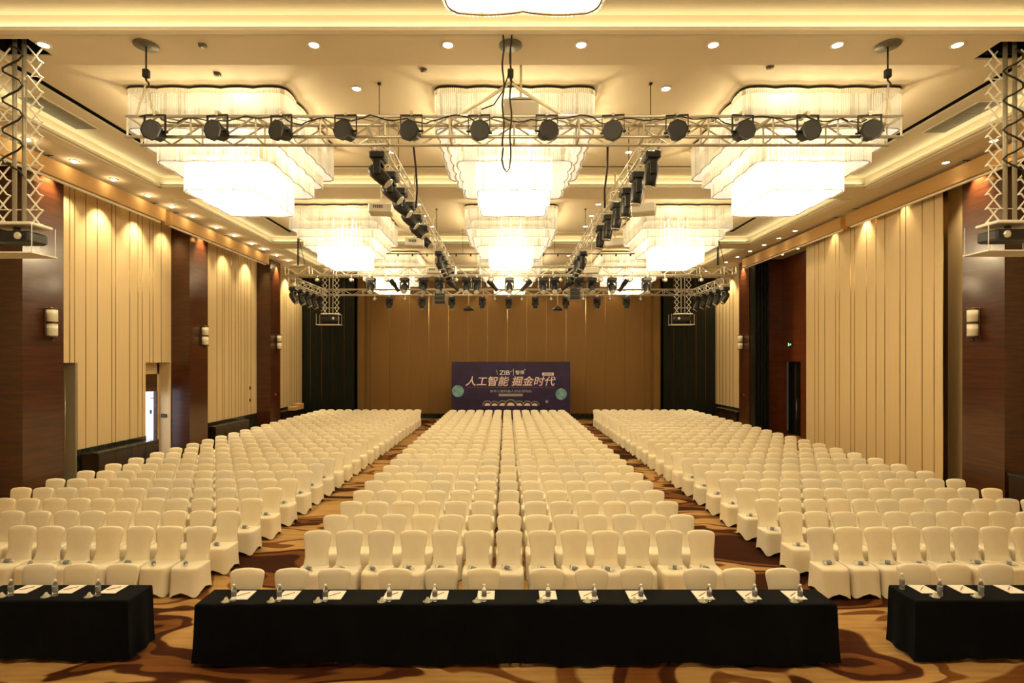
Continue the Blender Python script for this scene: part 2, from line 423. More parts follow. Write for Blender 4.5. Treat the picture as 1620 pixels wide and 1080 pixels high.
for ci, (a, b) in enumerate(COF):
    ya, yb = a+.3, b-.95
    slab(CX-SX0, CX+SX0, a, yb, ZM, .05)                        # inner panel
    mb.box(CX-XO, CX-SX1, a, b, ZM, ZM+.05)
    mb.box(CX+SX1, CX+XO, a, b, ZM, ZM+.05)
    mb.box(CX-SX1, CX-SX0, a, ya, ZM, ZM+.05); mb.box(CX+SX0, CX+SX1, a, ya, ZM, ZM+.05); mb.box(CX-SX1, CX+SX1, yb+.2, b, ZM, ZM+.05)
    mb.box(CX-XO-.02, CX+XO+.02, a-.02, b+.02, ZM+.12, ZM+.16, 1)   # black backing over the slots
    # upright faces of the coffer
    for x0, x1, y0, y1 in ((CX-XO-.05, CX-XO, a, b), (CX+XO, CX+XO+.05, a, b), (CX-XO, CX+XO, a-.05, a), (CX-XO, CX+XO, b, b+.05)):
        mb.box(x0, x1, y0, y1, ZS+.01, ZM+.12)
struct('ceiling', mb, [M['ceiling'], M['slot']], 'cream coffered ceiling with black air slots')
mb = MB()                      # cornice ledges that hide the cove strips
for a, b in COF:
    for x0, x1, y0, y1 in ((CX-XO, CX-XO+.10, a, b), (CX+XO-.10, CX+XO, a, b), (CX-XO, CX+XO, b-.10, b)):
        mb.box(x0, x1, y0, y1, ZS-.03, ZS+.03)
    for x0, x1, y0, y1 in ((CX-XO-.3, CX-XO, a, b), (CX+XO, CX+XO+.3, a, b)):
        mb.box(x0, x1, y0, y1, ZS-.05, ZS-.002)
struct('trim_3', mb, M['ceil_trim'], 'pale cornice round the ceiling coffers')
CG = (1., .93, .56)
for a, b in COF:
    L = b-a
    for s in (-1, 1):
        light('AREA', 'cove_light', (CX+s*(XO-.06), (a+b)/2, ZS+.045), P_COVE*L, CG, (0, PI-s*.45, 0), shape='RECTANGLE', size=.06, size_y=L-.3)
    light('AREA', 'cove_light', (CX, b-.06, ZS+.045), P_COVE*2*XO, CG, (PI-.45, 0, 0), shape='RECTANGLE', size=2*XO-.3, size_y=.06)

# ------------------------------------------------------------------ chandeliers
def scallop_ring(wx, ly, lobe, z, amp=.055, pitch=.040, zig=.018, r=.12):
    """Closed outline of a rounded rectangle with lobes, made of fine rods."""
    def side(n, L):
        return n
    pts = []
    per = [(2*wx, (-wx, -ly), (1, 0)), (2*ly, (wx, -ly), (0, 1)), (2*wx, (wx, ly), (-1, 0)), (2*ly, (-wx, ly), (0, -1))]
    for L, (sx, sy), (dx, dy) in per:
        nl = max(2, round(L/lobe)); n = int(L/pitch)*2
        for i in range(n):
            t = i/n*L
            off = amp*abs(math.sin(PI*t/L*nl))**.7 + (zig if i % 2 else 0) - amp*.5
            e = min(t, L-t)
            if e < r: off -= (r-e)**2/(2*r)
            pts.append((sx+dx*t+dy*off, sy+dy*t-dx*off, z))
    return pts
TIERS = [('upper_tier', 1.58, 1.58, 9.04, 8.28, 'crystal_top'), ('second_tier', 1.36, 1.42, 8.60, 8.02, 'crystal_top'), ('middle_tier', 1.18, 1.30, 8.42, 7.74, 'crystal_mid'),
         ('lower_tier', .77, 1.06, 7.95, 7.23, 'crystal_low')]
def make_chandelier():
    e = empty('crystal_chandelier')
    Z0 = ZM
    MB().loft([scallop_ring(1.60, 1.60, .62, -.001, pitch=.12, zig=0), scallop_ring(1.60, 1.60, .62, -.05, pitch=.12, zig=0)]).build('ceiling_plate', M['dark_metal'], e)  # plate coloured dark to stand in for the shadowed edge at the ceiling
    b = MB(); b.loft([scallop_ring(1.59, 1.59, .62, -.05), scallop_ring(1.59, 1.59, .62, -.15)], 0, False)
    b.build('amber_rim', M['amber'], e)
    for nm, wx, ly, zt, zb, mt in TIERS:      # each a curtain of hanging rods
        b = MB(); b.loft([scallop_ring(wx, ly, .62, zt-Z0), scallop_ring(wx, ly, .62, (zt*.45+zb*.55)-Z0), scallop_ring(wx, ly, .62, zb-Z0)], 0, False, pick=lambda i: int(math.sin(i*.37)+math.sin(i*1.31)*.8+random.Random(i//2).uniform(-1, 1) > .9))
        o = b.build(nm, [M[mt], M['crystal_clear']], e)
        b = MB(); r = scallop_ring(wx-.01, ly-.01, .62, zb-Z0+.01, pitch=.08, zig=0)
        b.path(r+[r[0]], .009, 4)
        r = scallop_ring(wx-.13, ly-.13, .5, zb-Z0+.03, pitch=.08, zig=0); b.path(r+[r[0]], .007, 4); b.build('rim_wire', M['bronze'], o)
    # glass floors that close the steps between tiers
    b = MB()
    for (wo, lo, wi, li, z) in ((1.56, 1.56, 1.34, 1.40, 8.30), (1.34, 1.40, 1.16, 1.28, 8.04), (1.16, 1.28, .75, 1.04, 7.76)):
        O = [(-wo,-lo),(wo,-lo),(wo,lo),(-wo,lo)]; I = [(-wi,-li),(wi,-li),(wi,li),(-wi,li)]
        v = [(x, y, z-Z0) for x, y in O+I]
        b.add(v, [(k, (k+1) % 4, 4+(k+1) % 4, 4+k) for k in range(4)])
    b.add([(-.76,-1.05,7.25-Z0),(.76,-1.05,7.25-Z0),(.76,1.05,7.25-Z0),(-.76,1.05,7.25-Z0)], [(0,1,2,3)])
    b.build('glass_floor', M['crystal_low'], e)
    b = MB()
    for i in range(3):
        for j in range(3):
            b.lathe([(.01, 0), (.035, .02), (.045, .06), (.03, .11), (.012, .13)], ((i-1)*.35, (j-1)*.5, 7.55-Z0), 'Z', 8)
            b.tube(((i-1)*.35, (j-1)*.5, 7.68-Z0), ((i-1)*.35, (j-1)*.5, 8.9-Z0), .008, 5)
    b.build('lamp_cluster', M['lampdome'], e)
    return e
mk = Maker(make_chandelier)
for i, y in enumerate((4.55, 12.4, 20.5, 28.5)):
    for j, x in enumerate((-6.0, .17, 6.32)):
        if i == 0: lab = 'crystal chandelier in the row overhead, %s of three, cut off by the frame' % ('left', 'middle', 'right')[j]
        else: lab = 'huge lit stepped crystal chandelier, %s of three in the %s cross row' % (('left', 'middle', 'right')[j], ('nearest full', 'middle', 'farthest')[i-1])
        mk((x, y, ZM), 0, lab, 'chandelier', 'crystal chandeliers on the ceiling')
        light('POINT', 'chandelier_lamp', (x, y, 7.85), P_CHAND*(1.05 if i else 1.45), WARM, shadow_soft_size=.4)

# ------------------------------------------------------------------ downlights
def make_down():
    e = empty('ceiling_downlight')
    MB().lathe([(.075, -.001), (.115, -.001), (.115, -.012), (.085, -.02), (.075, -.012)], n=20).build('trim_ring', M['ceil_trim'], e)
    MB().lathe([(.001, -.004), (.08, -.004), (.08, -.014), (.001, -.018)], n=16).build('lens', M['lamp'], e)
    return e
def make_dome():
    e = empty('ceiling_downlight')
    MB().lathe([(.075, -.001), (.115, -.001), (.115, -.012), (.085, -.02), (.075, -.012)], n=20).build('trim_ring', M['ceil_trim'], e)
    MB().lathe([(.001, -.002), (.075, -.004), (.06, -.04), (.03, -.055), (.001, -.06)], n=12).build('lens', M['lampdome'], e)
    return e
mk = Maker(make_down); mkd = Maker(make_dome)
def spot_down(x, y, z, p=P_DOWN, ang=1.5):
    light('SPOT', 'downlight_beam', (x, y, z-.03), p, WARM, (0, 0, 0), spot_size=ang, spot_blend=.6, shadow_soft_size=.05)
for k, x in enumerate((-7.6, -3.16, -.96, 1.23, 3.40, 5.44, 7.41)):
    mk((x, 8.93, ZS), 0, 'round downlight, %s from the left in the row above the front truss' % NTH[k], 'ceiling light', 'downlights in the nearest ceiling beam')
    spot_down(x, 8.93, ZS)
for s, X in ((-1, -3.0), (1, 3.2)):
    for k, y in enumerate((10.9, 14.2, 18.9, 20.4, 22.0, 26.2, 28.0)):
        mk((X, y, ZM), 0, 'round downlight, %s from the front between middle and %s chandeliers' % (NTH[k], 'left' if s < 0 else 'right'), 'ceiling light', 'downlights between the chandeliers')
        spot_down(X, y, ZM)
for k, y in enumerate((12.7, 14.1, 15.5, 17, 18.2, 19.4, 21, 22.4, 23.9, 25.1, 26.5, 27.9, 29.3)):
    mkd((-11.2, y, ZS), 0, 'glowing round downlight, %s along the left aisle ceiling' % NTH[k], 'ceiling light', 'downlights along the left aisle')
    spot_down(-11.2, y, ZS, P_DOWN*.7); light('POINT', 'lamp_glow', (-11.2, y, ZS-.14), 2.2, WARM, shadow_soft_size=.03)
for k, y in enumerate((12.8, 14.2, 21.6, 22.9, 24.2, 25.6, 27, 28.4, 29.8, 31.2)):
    mk((11.48, y, ZS), 0, 'round downlight, %s along the right aisle ceiling' % NTH[k], 'ceiling light', 'downlights along the right aisle')
    spot_down(11.48, y, ZS, P_DOWN*.7)
for k, y in enumerate((23.6, 25.0, 26.4)):
    mk((XR+.35, y, ZS), 0, 'small downlight, %s from the front over the red timber recess' % NTH[k], 'ceiling light', 'downlights over the timber recess')
# wall washers between the screen boxes and the walls
def wash(side, y, wallx, p=P_WASH, off=.5, ang=1.5, tilt=.2):
    light('SPOT', 'wall_washer', (CX+side*(wallx-off), y, ZS-.08), p, (1., .80, .45), (0, -side*tilt, 0), spot_size=ang, spot_blend=.9, shadow_soft_size=.03)
for y in (15.6, 16.9, 18.5, 20.0): wash(-1, y, WALLX, P_WASH*(1.5 if y in (16.9, 18.5) else .8))
for y in (22.6, 24.3, 26.4): wash(-1, y, WALLX, P_WASH*(1.4 if y == 26.4 else .9))
for y in (29.6, 31.2, 32.6): wash(-1, y, WALLX, P_WASH*1.5)
for y in (16.8, 18.6, 20.4): wash(1, y, PILX, P_WASH*(1.1 if y == 18.6 else .45), .2, 1.2, .06)
for y in (29.8, 31.4, 33.0): wash(1, y, WALLX, P_WASH*1.5)
wash(1, 15.05, WALLX, P_WASH*.8)
for a, b in (P1, P2, P3): wash(-1, (a+b)/2+.1, PILX, P_WASH*4.5, .16, 1.2, .12)
for a, b in (P1, P3): wash(1, (a+b)/2+.1, PILX, P_WASH*4.5, .16, 1.2, .12)
for x in (-6.6, -4, -1.4, 1.6, 4.2, 6.8): light('SPOT', 'stage_washer', (x, 34.2, ZS-.06), P_WASH*.35, (1., .72, .36), (math.radians(18), 0, 0), spot_size=1.2, spot_blend=.6, shadow_soft_size=.04)

# ------------------------------------------------------------------ air grilles, smoke detectors
for x, y, lab in ((-9.85, 12.0, 'grey air grille in the left edge of the ceiling'), (10.2, 12.2, 'grey air grille in the right edge of the ceiling')):
    e = empty('air_grille', (x, y, ZM), 0, lab, 'air vent')
    MB().box(-.28, .28, -.8, .8, -.02, -.001).build('frame', M['ceil_trim'], e)
    b = MB()
    for k in range(30): b.box(-.24, .24, -.76+k*.051, -.735+k*.051, -.032, -.018)
    tag(b.build('louvres', M['grille'], e), kind=None)
for x, y, z, lab in ((-5.0, 8.95, ZS, 'small smoke detector beside the left chain hoist plate'), (-5.5, 10.35, ZM, 'small smoke detector before the left chandelier'), (-1.55, 10.2, ZM, 'small smoke detector before the middle chandelier'), (4.9, 10.1, ZM, 'small smoke detector before the right chandelier')):
    e = empty('smoke_detector', (x, y, z), 0, lab, 'smoke detector', 'smoke detectors on the ceiling')
    MB().lathe([(.03, -.001), (.07, -.001), (.065, -.03), (.03, -.04)], n=14).build('base', M['grey_metal'], e)
    MB().lathe([(.001, -.04), (.028, -.04), (.02, -.06), (.001, -.062)], n=10).build('sensor', M['ceil_trim'], e)

# ------------------------------------------------------------------ screen boxes hanging in front of the side walls
def screen_box(side, y0, y1, lab):
    x = CX+side*11.62
    e = empty('screen_box', (x, y0, 8.76), 0, lab, 'screen box', 'long timber screen boxes')
    L = y1-y0; s = side
    xa, xb = sorted((0, s*.24))
    MB().bbox(xa, xb, 0, L, -.42, 0, .008).build('casing', M['screen_box'], e)
    MB().box(*sorted((s*.10, s*.16)), .1, L-.1, -.47, -.42).build('screen_bar', M['white_bar'], e)
    for k, y in enumerate((.4, L/2, L-.4)):
        MB().tube((s*.12, y, 0), (s*.12, y, .095), .012).box(min(0, s*.24), max(0, s*.24), y-.02, y+.02, .085, .099).build('hanger', M['grey_metal'], e)
    for y in (-.015, L): MB().box(xa-.01, xb+.01, y, y+.015, -.43, .01).build('end_cap', M['screen_box'], e)
screen_box(-1, 9.2, 18.25, 'long tan timber screen box, nearer of two along the left wall')
screen_box(-1, 18.6, 26.2, 'long tan timber screen box, farther of two along the left wall')
screen_box(1, 9.2, 18.9, 'long tan timber screen box, nearer of two along the right wall')
screen_box(1, 19.2, 27.2, 'long tan timber screen box, farther of two along the right wall')

# ------------------------------------------------------------------ wall sconces
def make_sconce():
    e = empty('wall_sconce')             # faces +X, wall at x = 0
    MB().bbox(0, .03, -.07, .07, -.40, .40, .008).build('back_plate', M['bronze'], e)
    for z in (-.18, .19): MB().lathe([(.10, -.165), (.12, -.15), (.12, .15), (.10, .165)], (.15, 0, z), 'Z', 18).build('glass_shade', M['sconce'], e)
    for z in (-.37, 0, .37): MB().lathe([(.10, -.018), (.125, -.018), (.125, .018), (.10, .018)], (.15, 0, z), 'Z', 18).build('band', M['bronze'], e)
    MB().lathe([(.02, -.47), (.045, -.45), (.045, -.41), (.02, -.39)], (.15, 0, 0), 'Z', 10).build('finial', M['bronze'], e)
    return e
mk = Maker(make_sconce)
for side, y, lab in ((-1, 14.15, 'frosted cylinder sconce on the nearest left timber pillar'), (-1, 21.35, 'frosted cylinder sconce on the middle left timber pillar'), (-1, 28.3, 'frosted cylinder sconce on the farthest left timber pillar'),
                     (1, 14.2, 'frosted cylinder sconce on the nearest right timber pillar'), (1, 28.3, 'frosted cylinder sconce on the farthest right timber pillar')):
    mk((CX+side*PILX, y, 4.66), 0 if side < 0 else PI, lab, 'wall light', 'sconces on the timber pillars')

# ------------------------------------------------------------------ consoles against the walls
def console(side, y0, y1, lab, x=12.28):
    e = empty('console_cabinet', (CX+side*x, y0, 0), 0, lab, 'cabinet', 'dark cabinets along the walls')
    L = y1-y0; xa, xb = sorted((0, side*.5))
    MB().box(xa, xb, .02, L-.02, 0, .9).build('body', M['console'], e)
    MB().bbox(xa-.02, xb+.0, 0, L, .9, .95, .008).build('stone_top', M['stone'], e)
    n = max(2, round(L/.8))
    for k in range(n):
        a = .03+k*(L-.06)/n; b = a+(L-.06)/n-.015
        d = MB().box(*sorted((-side*.015, 0)), a, b, .08, .87).build('door', M['console'], e)
        MB().box(*sorted((-side*.03, -side*.015)), b-.06, b-.04, .45, .6).build('door_knob', M['bronze'], d)
console(-1, 16.1, 18.95, 'dark stone-topped cabinet under the panelled wall beside the open door')
console(-1, 22.6, 25.6, 'dark stone-topped cabinet between the middle and farthest left pillars')
console(-1, 29.4, 32.4, 'dark stone-topped cabinet beyond the farthest left pillar')
console(1, 10.6, 13.2, 'dark cabinet by the nearest right pillar', 12.0)
console(1, 29.4, 32.4, 'dark cabinet beyond the farthest right pillar')
for i, (y, dz) in enumerate(((30.3, .2), (31.1, .32))):
    o = MB().bbox(-.2, .2, -.25, .25, 0, dz, .01).box(-.21, .21, -.26, .26, dz*.75, dz*.8).build('tan_box', M['box_tan'], loc=(-11.88, y, .95))
    tag(o, ('low', 'taller')[i]+' tan box standing on the far left cabinet', 'box', 'tan boxes on the far cabinet')
for y, z, lab in ((26.85, 2.35, 'small dark control panel, upper one left of the farthest pillar'), (26.85, 1.75, 'small dark control panel, lower one left of the farthest pillar')):
    o = empty('wall_switch', (XL, y, z), 0, lab, 'switch', 'control panels on the left wall')
    MB().bbox(0, .02, -.06, .06, -.08, .08, .005).build('plate', M['bronze'], o); MB().box(.02, .03, -.03, .03, -.03, .03).build('button', M['dark'], o)
o = empty('wall_switch', (-12.9, 20.49, 1.62), 0, 'dark switch plate beside the bright doorway', 'switch')
MB().bbox(-.11, .11, -.02, 0, -.07, .07, .005).build('plate', M['dark'], o); MB().box(-.06, .06, -.03, -.02, -.03, .03).build('button', M['bronze'], o)
for side, x in ((-1, CX-PILX), (1, CX+PILX)):
    o = empty('call_point', (x, 28.2, 1.95), 0, 'small red fire call point on the farthest %s pillar' % ('left' if side < 0 else 'right'), 'fire call point')
    MB().bbox(min(0, -side*.04), max(0, -side*.04), -.06, .06, -.06, .06, .008).build('case', mat('red_case', (.5, .02, .02), .4), o)
    MB().lathe([(.001, 0), (.025, 0), (.025, .015), (.001, .015)], (-side*.045, 0, 0), 'X', 10).build('button', M['dark'], o)

# ------------------------------------------------------------------ trusses
def truss(name, p, q, lab, h=.32, d=.32, r=.027, step=.5, grp='aluminium lighting trusses'):
    """Box truss; p, q are the ends of its lower middle line."""
    p, q = Vector(p), Vector(q); L = (q-p).length
    e = empty(name, p, math.atan2((q-p).y, (q-p).x), lab, 'truss', grp)
    for yy in (-d/2, d/2):
        for z in (0, h):
            MB().tube((0, yy, z), (L, yy, z), r, 8).build('chord', M['steel'], e)
    n = max(1, round(L/step)); st = L/n; b = MB()
    rr = r*.6
    for k in range(n+1):
        x = k*st; x = min(max(x, .02), L-.02)
        for yy in (-d/2, d/2):
            if k % 2 == 0 or k == n: b.tube((x, yy, 0), (x, yy, h), rr, 5)
        if k % 2 == 0: b.tube((x, -d/2, 0), (x, d/2, 0), rr, 5); b.tube((x, -d/2, h), (x, d/2, h), rr, 5)
        if k < n:
            z0, z1 = (0, h) if k % 2 else (h, 0)
            for yy in (-d/2, d/2): b.tube((x, yy, z0), (x+st, yy, z1), rr, 5)
            y0, y1 = (-d/2, d/2) if k % 2 else (d/2, -d/2)
            b.tube((x, y0, h), (x+st, y1, h), rr*.8, 5)
    b.build('lattice_bracing', M['steel'], e)
    return e
DT = 8.95
truss('lighting_truss', (-6.14, DT, 7.28), (6.40, DT, 7.28), 'wide silver box truss hanging across the front of the ceiling', h=.33, d=.34, step=.52)
XLT, XRT = -2.50, 2.84
truss('lighting_truss', (XLT, 10.2, 7.82), (XLT, 25.0, 7.82), 'silver truss running away left of the middle chandeliers', h=.25, d=.25, r=.02)
truss('lighting_truss', (XRT, 10.2, 7.82), (XRT, 25.0, 7.82), 'silver truss running away right of the middle chandeliers', h=.25, d=.25, r=.02)
truss('lighting_truss', (-9.1, 22.5, 7.22), (9.45, 22.5, 7.22), 'far cross truss carrying moving heads before the stage', h=.36, d=.36)
truss('lighting_truss', (-9.1, 27.0, 6.95), (9.3, 27.0, 6.95), 'lowest farthest cross truss in front of the ochre wall', h=.28, d=.28)
truss('lighting_truss', (-9.0, 22.8, 6.9), (-9.0, 26.75, 6.9), 'short side truss at the far left before the black wall', h=.28, d=.28)
truss('lighting_truss', (9.25, 22.8, 6.9), (9.25, 26.75, 6.9), 'short side truss at the far right before the black wall', h=.28, d=.28)
# thin batten with clamps under the ceiling
e = empty('ceiling_batten', (-6.6, 22.45, 8.1), 0, 'thin dark pipe batten with clamps near the far ceiling', 'pipe batten')
MB().tube((0, 0, 0), (13.6, 0, 0), .022, 6).build('pipe', M['dark_metal'], e)
for k in range(22): MB().box(.3+k*.6, .36+k*.6, -.03, .03, -.10, .02).build('clamp', M['dark_metal'], e)
for k in range(4): MB().tube((1+k*3.8, 0, 0), (1+k*3.8, 0, ZM-8.1), .008, 5).build('wire', M['dark_metal'], e)

# suspension wires of the long trusses
for i, (x, y, z, zt) in enumerate(((XLT, 10.7, 8.09, ZM), (XLT, 12.6, 8.09, ZM), (XLT, 19.5, 8.09, ZM), (XRT, 10.7, 8.09, ZM), (XRT, 12.6, 8.09, ZM), (XRT, 19.5, 8.09, ZM))):
    o = MB().tube((0, 0, 0), (0, 0, zt-z), .009, 5).box(-.03, .03, -.03, .03, zt-z-.03, zt-z).build('suspension_wire', M['dark_metal'], loc=(x, y, z))
    tag(o, 'thin wire holding the %s long truss, %s from the front' % (('left', 'right')[i//3], NTH[i % 3]), 'wire', 'wires holding the long trusses')

for i, (x, y, z, zt, lab) in enumerate(((-8.6, 26.86, 7.25, ZM, 'left end of the farthest cross truss'), (-3.2, 26.86, 7.25, ZM, 'farthest cross truss, left of the middle'), (3.5, 26.86, 7.25, ZM, 'farthest cross truss, right of the middle'), (8.8, 26.86, 7.25, ZM, 'right end of the farthest cross truss'),
        (-8.86, 23.3, 7.20, ZM, 'short left side truss, near end'), (-8.86, 26.2, 7.20, ZM, 'short left side truss, far end'), (9.11, 23.3, 7.20, ZM, 'short right side truss, near end'), (9.11, 26.2, 7.20, ZM, 'short right side truss, far end'))):
    o = MB().tube((0, 0, 0), (0, 0, zt-z), .009, 5).box(-.03, .03, -.03, .03, zt-z-.03, zt-z).build('suspension_wire', M['dark_metal'], loc=(x, y, z))
    tag(o, 'thin dark wire holding the '+lab, 'wire', 'wires holding the far trusses')
# hoists of the front truss
def plate(x, y, z, lab, r=.16):
    o = MB().lathe([(.02, -.001), (r, -.001), (r, -.02), (.02, -.03)], (0, 0, 0), 'Z', 20).build('ceiling_plate', M['grey_metal'], loc=(x, y, z))
    return o
def hoist(x, lab, top_y=DT, mid=False):
    e = empty('chain_hoist', (x, top_y, ZS), 0, lab, 'hoist', 'hoists of the front truss')
    MB().lathe([(.02, -.001), (.19, -.001), (.19, -.02), (.02, -.03)], n=20).build('ceiling_plate', M['grey_metal'], e)
    MB().tube((0, 0, -.02), (0, 0, -.42), .014, 6).build('chain', M['dark'], e)
    MB().bbox(-.05, .05, -.04, .04, -.54, -.40, .012).path([(0, 0, -.52), (0, 0, -.58), (.04, 0, -.62), (.05, 0, -.67), (0, 0, -.70), (-.04, 0, -.67)], .016, 6).build('hook_block', M['dark'], e)
    if mid:
        for s in (-1, 1):
            MB().path([(0, 0, -.62), (s*.35, 0, -.86), (s*1.0, 0, ZS*-1+7.62)], .026, 6).build('sling', M['sling'], e)
    else:
        z1 = 7.60-ZS
        for s in (-1, 1):
            MB().path([(0, s*.01, -.66), (s*.035, s*.03, -.85), (s*.04, s*.06, z1+.35), (s*.06, s*.16, z1)], .017, 6).build('sling', M['sling'], e)
        MB().tube((-.08, -.17, z1), (.08, -.17, z1), .02, 6).tube((-.08, .17, z1), (.08, .17, z1), .02, 6).build('shackle', M['sling'], e)
hoist(-5.93, 'black chain hoist and pale sling at the left end of the front truss')
hoist(6.28, 'black chain hoist and pale sling at the right end of the front truss')
hoist(.07, 'black hoist with spread pale slings over the middle of the front truss', mid=True)
o = MB()
for dx, ph in ((-.10, 0.), (.02, 1.3)):
    o.path([(dx+.015*math.sin(k*1.1+ph), -.32, ZS-.03-k*.11) for k in range(17)], .014, 6)
o.path([(-.10, -.32, 7.05), (-.12, -.32, 6.85), (-.09, -.32, 6.72), (-.04, -.32, 6.66), (.0, -.32, 6.72), (.02, -.32, 6.9), (.02, -.32, 7.1)], .014, 6)
o.path([(.0, -.32, ZS-.6), (-.1, -.3, ZS-.9), (-.25, -.25, ZS-1.1), (-.45, -.2, ZS-1.15)], .012, 6)
o = tag(o.build('power_cable', M['cable'], loc=(.05, DT, 0)), 'black cables looping down from the middle ceiling plate past the front truss', 'cable')
for k, v in enumerate(o.data.vertices): v.co.z = min(v.co.z, ZS-.03)
for k, (x, x2, lab) in enumerate(((-1.56, -1.62, 'long black cable hanging below the front truss, left of the middle'), (1.70, 1.76, 'long black cable hanging below the front truss, right of the middle'))):
    tag(MB().path([(x, DT+.17, 7.30), (x+.02, DT+.3, 6.95), (x+.01, DT+.5, 6.65), ((x+x2)/2, DT+.6, 6.35)], .018, 6).build('power_cable', M['cable']), lab, 'cable')

pts = []
for k in range(118):
    x = -5.9+k*.1; pts.append((x, DT-.205, 7.565+.03*math.sin(k*.9)+.03*math.sin(k*.37+1)-.05*(k % 10 in (4, 5, 6))))
tag(MB().path(pts, .011, 5).build('power_cable', M['cable']), 'thin black lamp cable draped along the front truss', 'cable')
# ------------------------------------------------------------------ lamps on the front truss
def make_par():
    e = empty('stage_spotlight')       # origin at the clamp, can hangs below and looks towards -Y
    MB().box(-.025, .025, -.03, .20, -.04, .0).box(-.025, .025, .14, .21, -.06, .0).box(-.02, .02, -.02, .02, -.07, 0).build('clamp', M['steel'], e)
    b = MB(); b.box(-.175, .175, -.015, .015, -.075, -.055)
    for s in (-1, 1): b.box(s*.17-.006, s*.17+.006, -.02, .02, -.36, -.06)
    b.build('yoke', M['dark_metal'], e)
    c = MB().lathe([(.05, .16), (.10, .15), (.115, .08), (.13, -.06), (.165, -.075), (.165, -.11), (.14, -.115)], (0, 0, 0), 'Y', 8, smooth=False).build('can', M['dark'], e, loc=(0, 0, -.33))
    MB().lathe([(.001, -.118), (.138, -.118), (.138, -.112), (.001, -.112)], (0, 0, 0), 'Y', 8, smooth=False).build('lens', M['foot'], c)
    for s in (-1, 1): MB().tube((s*.12, 0, 0), (s*.20, 0, 0), .018, 8).build('tilt_knob', M['dark_metal'], c)
    return e
mk = Maker(make_par)
px = [245, 344, 445, 547, 651, 758, 865, 970, 1071, 1175, 1278, 1376]; py = [217, 217, 208, 206, 212, 212, 209, 205, 212, 208, 203, 210]
for k, (x, y) in enumerate(zip(px, py)):
    Y = DT-.35
    X = (x-801)*Y/F; Z = 7.61
    o = mk((X, Y, Z), random.uniform(-.15, .15), 'black round stage lamp on the front truss, %s from the left' % NTH[k], 'stage light', 'black lamps on the front truss')
    for ch in o.children:
        if ch.name.startswith('can'): ch.rotation_euler = (random.uniform(.0, .15), 0, random.uniform(-.3, .3))

# ------------------------------------------------------------------ moving heads
def make_head():
    e = empty('moving_head_light')
    MB().box(-.03, .03, -.19, .19, .0, .035).box(-.03, .03, -.10, -.04, -.04, .01).box(-.03, .03, .04, .10, -.04, .01).build('clamp', M['steel'], e)
    MB().bbox(-.17, .17, -.13, .13, -.17, -.03, .025).build('base', M['dark'], e)
    y = MB().bbox(-.08, .08, -.08, .08, -.20, -.165, .01)
    for s in (-1, 1): y.bbox(min(s*.13, s*.18), max(s*.13, s*.18), -.06, .06, -.44, -.18, .012)
    y.bbox(-.18, .18, -.07, .07, -.22, -.18, .01)
    y = y.build('yoke', M['dark'], e)
    h = MB().lathe([(.04, .20), (.095, .17), (.125, .08), (.125, -.02), (.115, -.14), (.10, -.22), (.085, -.235)], (0, 0, 0), 'Z', 14).build('head', M['dark'], y, loc=(0, 0, -.40))
    MB().lathe([(.084, -.243), (.098, -.243), (.098, -.228), (.084, -.228)], (0, 0, 0), 'Z', 16).build('lens_ring', M['lens_ring'], h)
    MB().lathe([(.001, -.240), (.083, -.240), (.083, -.23), (.001, -.23)], (0, 0, 0), 'Z', 14).build('lens', M['lens_off'], h)
    return e
mk = Maker(make_head)
def head(loc, rz, tilt, lab, grp, sc=1.):
    o = mk(loc, rz, lab, 'stage light', grp)
    o.scale = (sc,)*3
    for y in o.children:
        if y.name.startswith('yoke'):
            for h in y.children: h.rotation_euler = (tilt, 0, 0)
    return o
Ys1 = [10.65, 11.8, 12.9, 14.0, 15.2, 16.4]; Ys2 = [20.2, 21.1, 22.0, 22.9, 23.8, 24.7]
for s, X in ((0, XLT), (1, XRT)):
    nm = ('left', 'right')[s]
    for k, y in enumerate(Ys1):
        head((X, y, 7.764), PI/2, (-.85, .12)[s]+random.uniform(-.08, .08), 'large black moving head, %s from the front in the nearer run, %s long truss' % (NTH[k], nm), 'moving heads on the long trusses', 1.12)
    for k, y in enumerate(Ys2):
        head((X, y, 7.764), PI/2, (-.35, .3)[s], 'black moving head, %s in the farther run, %s long truss' % (NTH[k], nm), 'moving heads on the long trusses', 1.12)
hx = [587, 640, 670, 695, 738, 754, 806, 859, 877, 916, 936.5, 968, 1022.7]
drop = [0]*13
for k, (x, dz) in enumerate(zip(hx, drop)):
    yy = 22.5
    head(((x-801)*yy/F, yy, 7.157), 0, -.65+random.uniform(-.1, .1), 'black moving head on the far cross truss, %s from the left' % NTH[k], 'moving heads on the far cross truss', 1.1)
for k, x in enumerate((616, 668, 715, 763, 805, 847, 895, 944.5, 991)):
    head(((x-801)*27/F, 27, 6.892), 0, -.15, 'black moving head below the farthest truss, %s from the left' % NTH[k], 'moving heads below the farthest truss')
for s, X in ((0, -9.0), (1, 9.25)):
    for k, y in enumerate((23.0, 23.8, 24.6, 25.4, 26.3)):
        head((X, y, 6.837), PI/2, (-.5, .5)[s], 'black moving head, %s from the front under the short %s side truss' % (NTH[k], ('left', 'right')[s]), 'moving heads under the side trusses', 1.15)

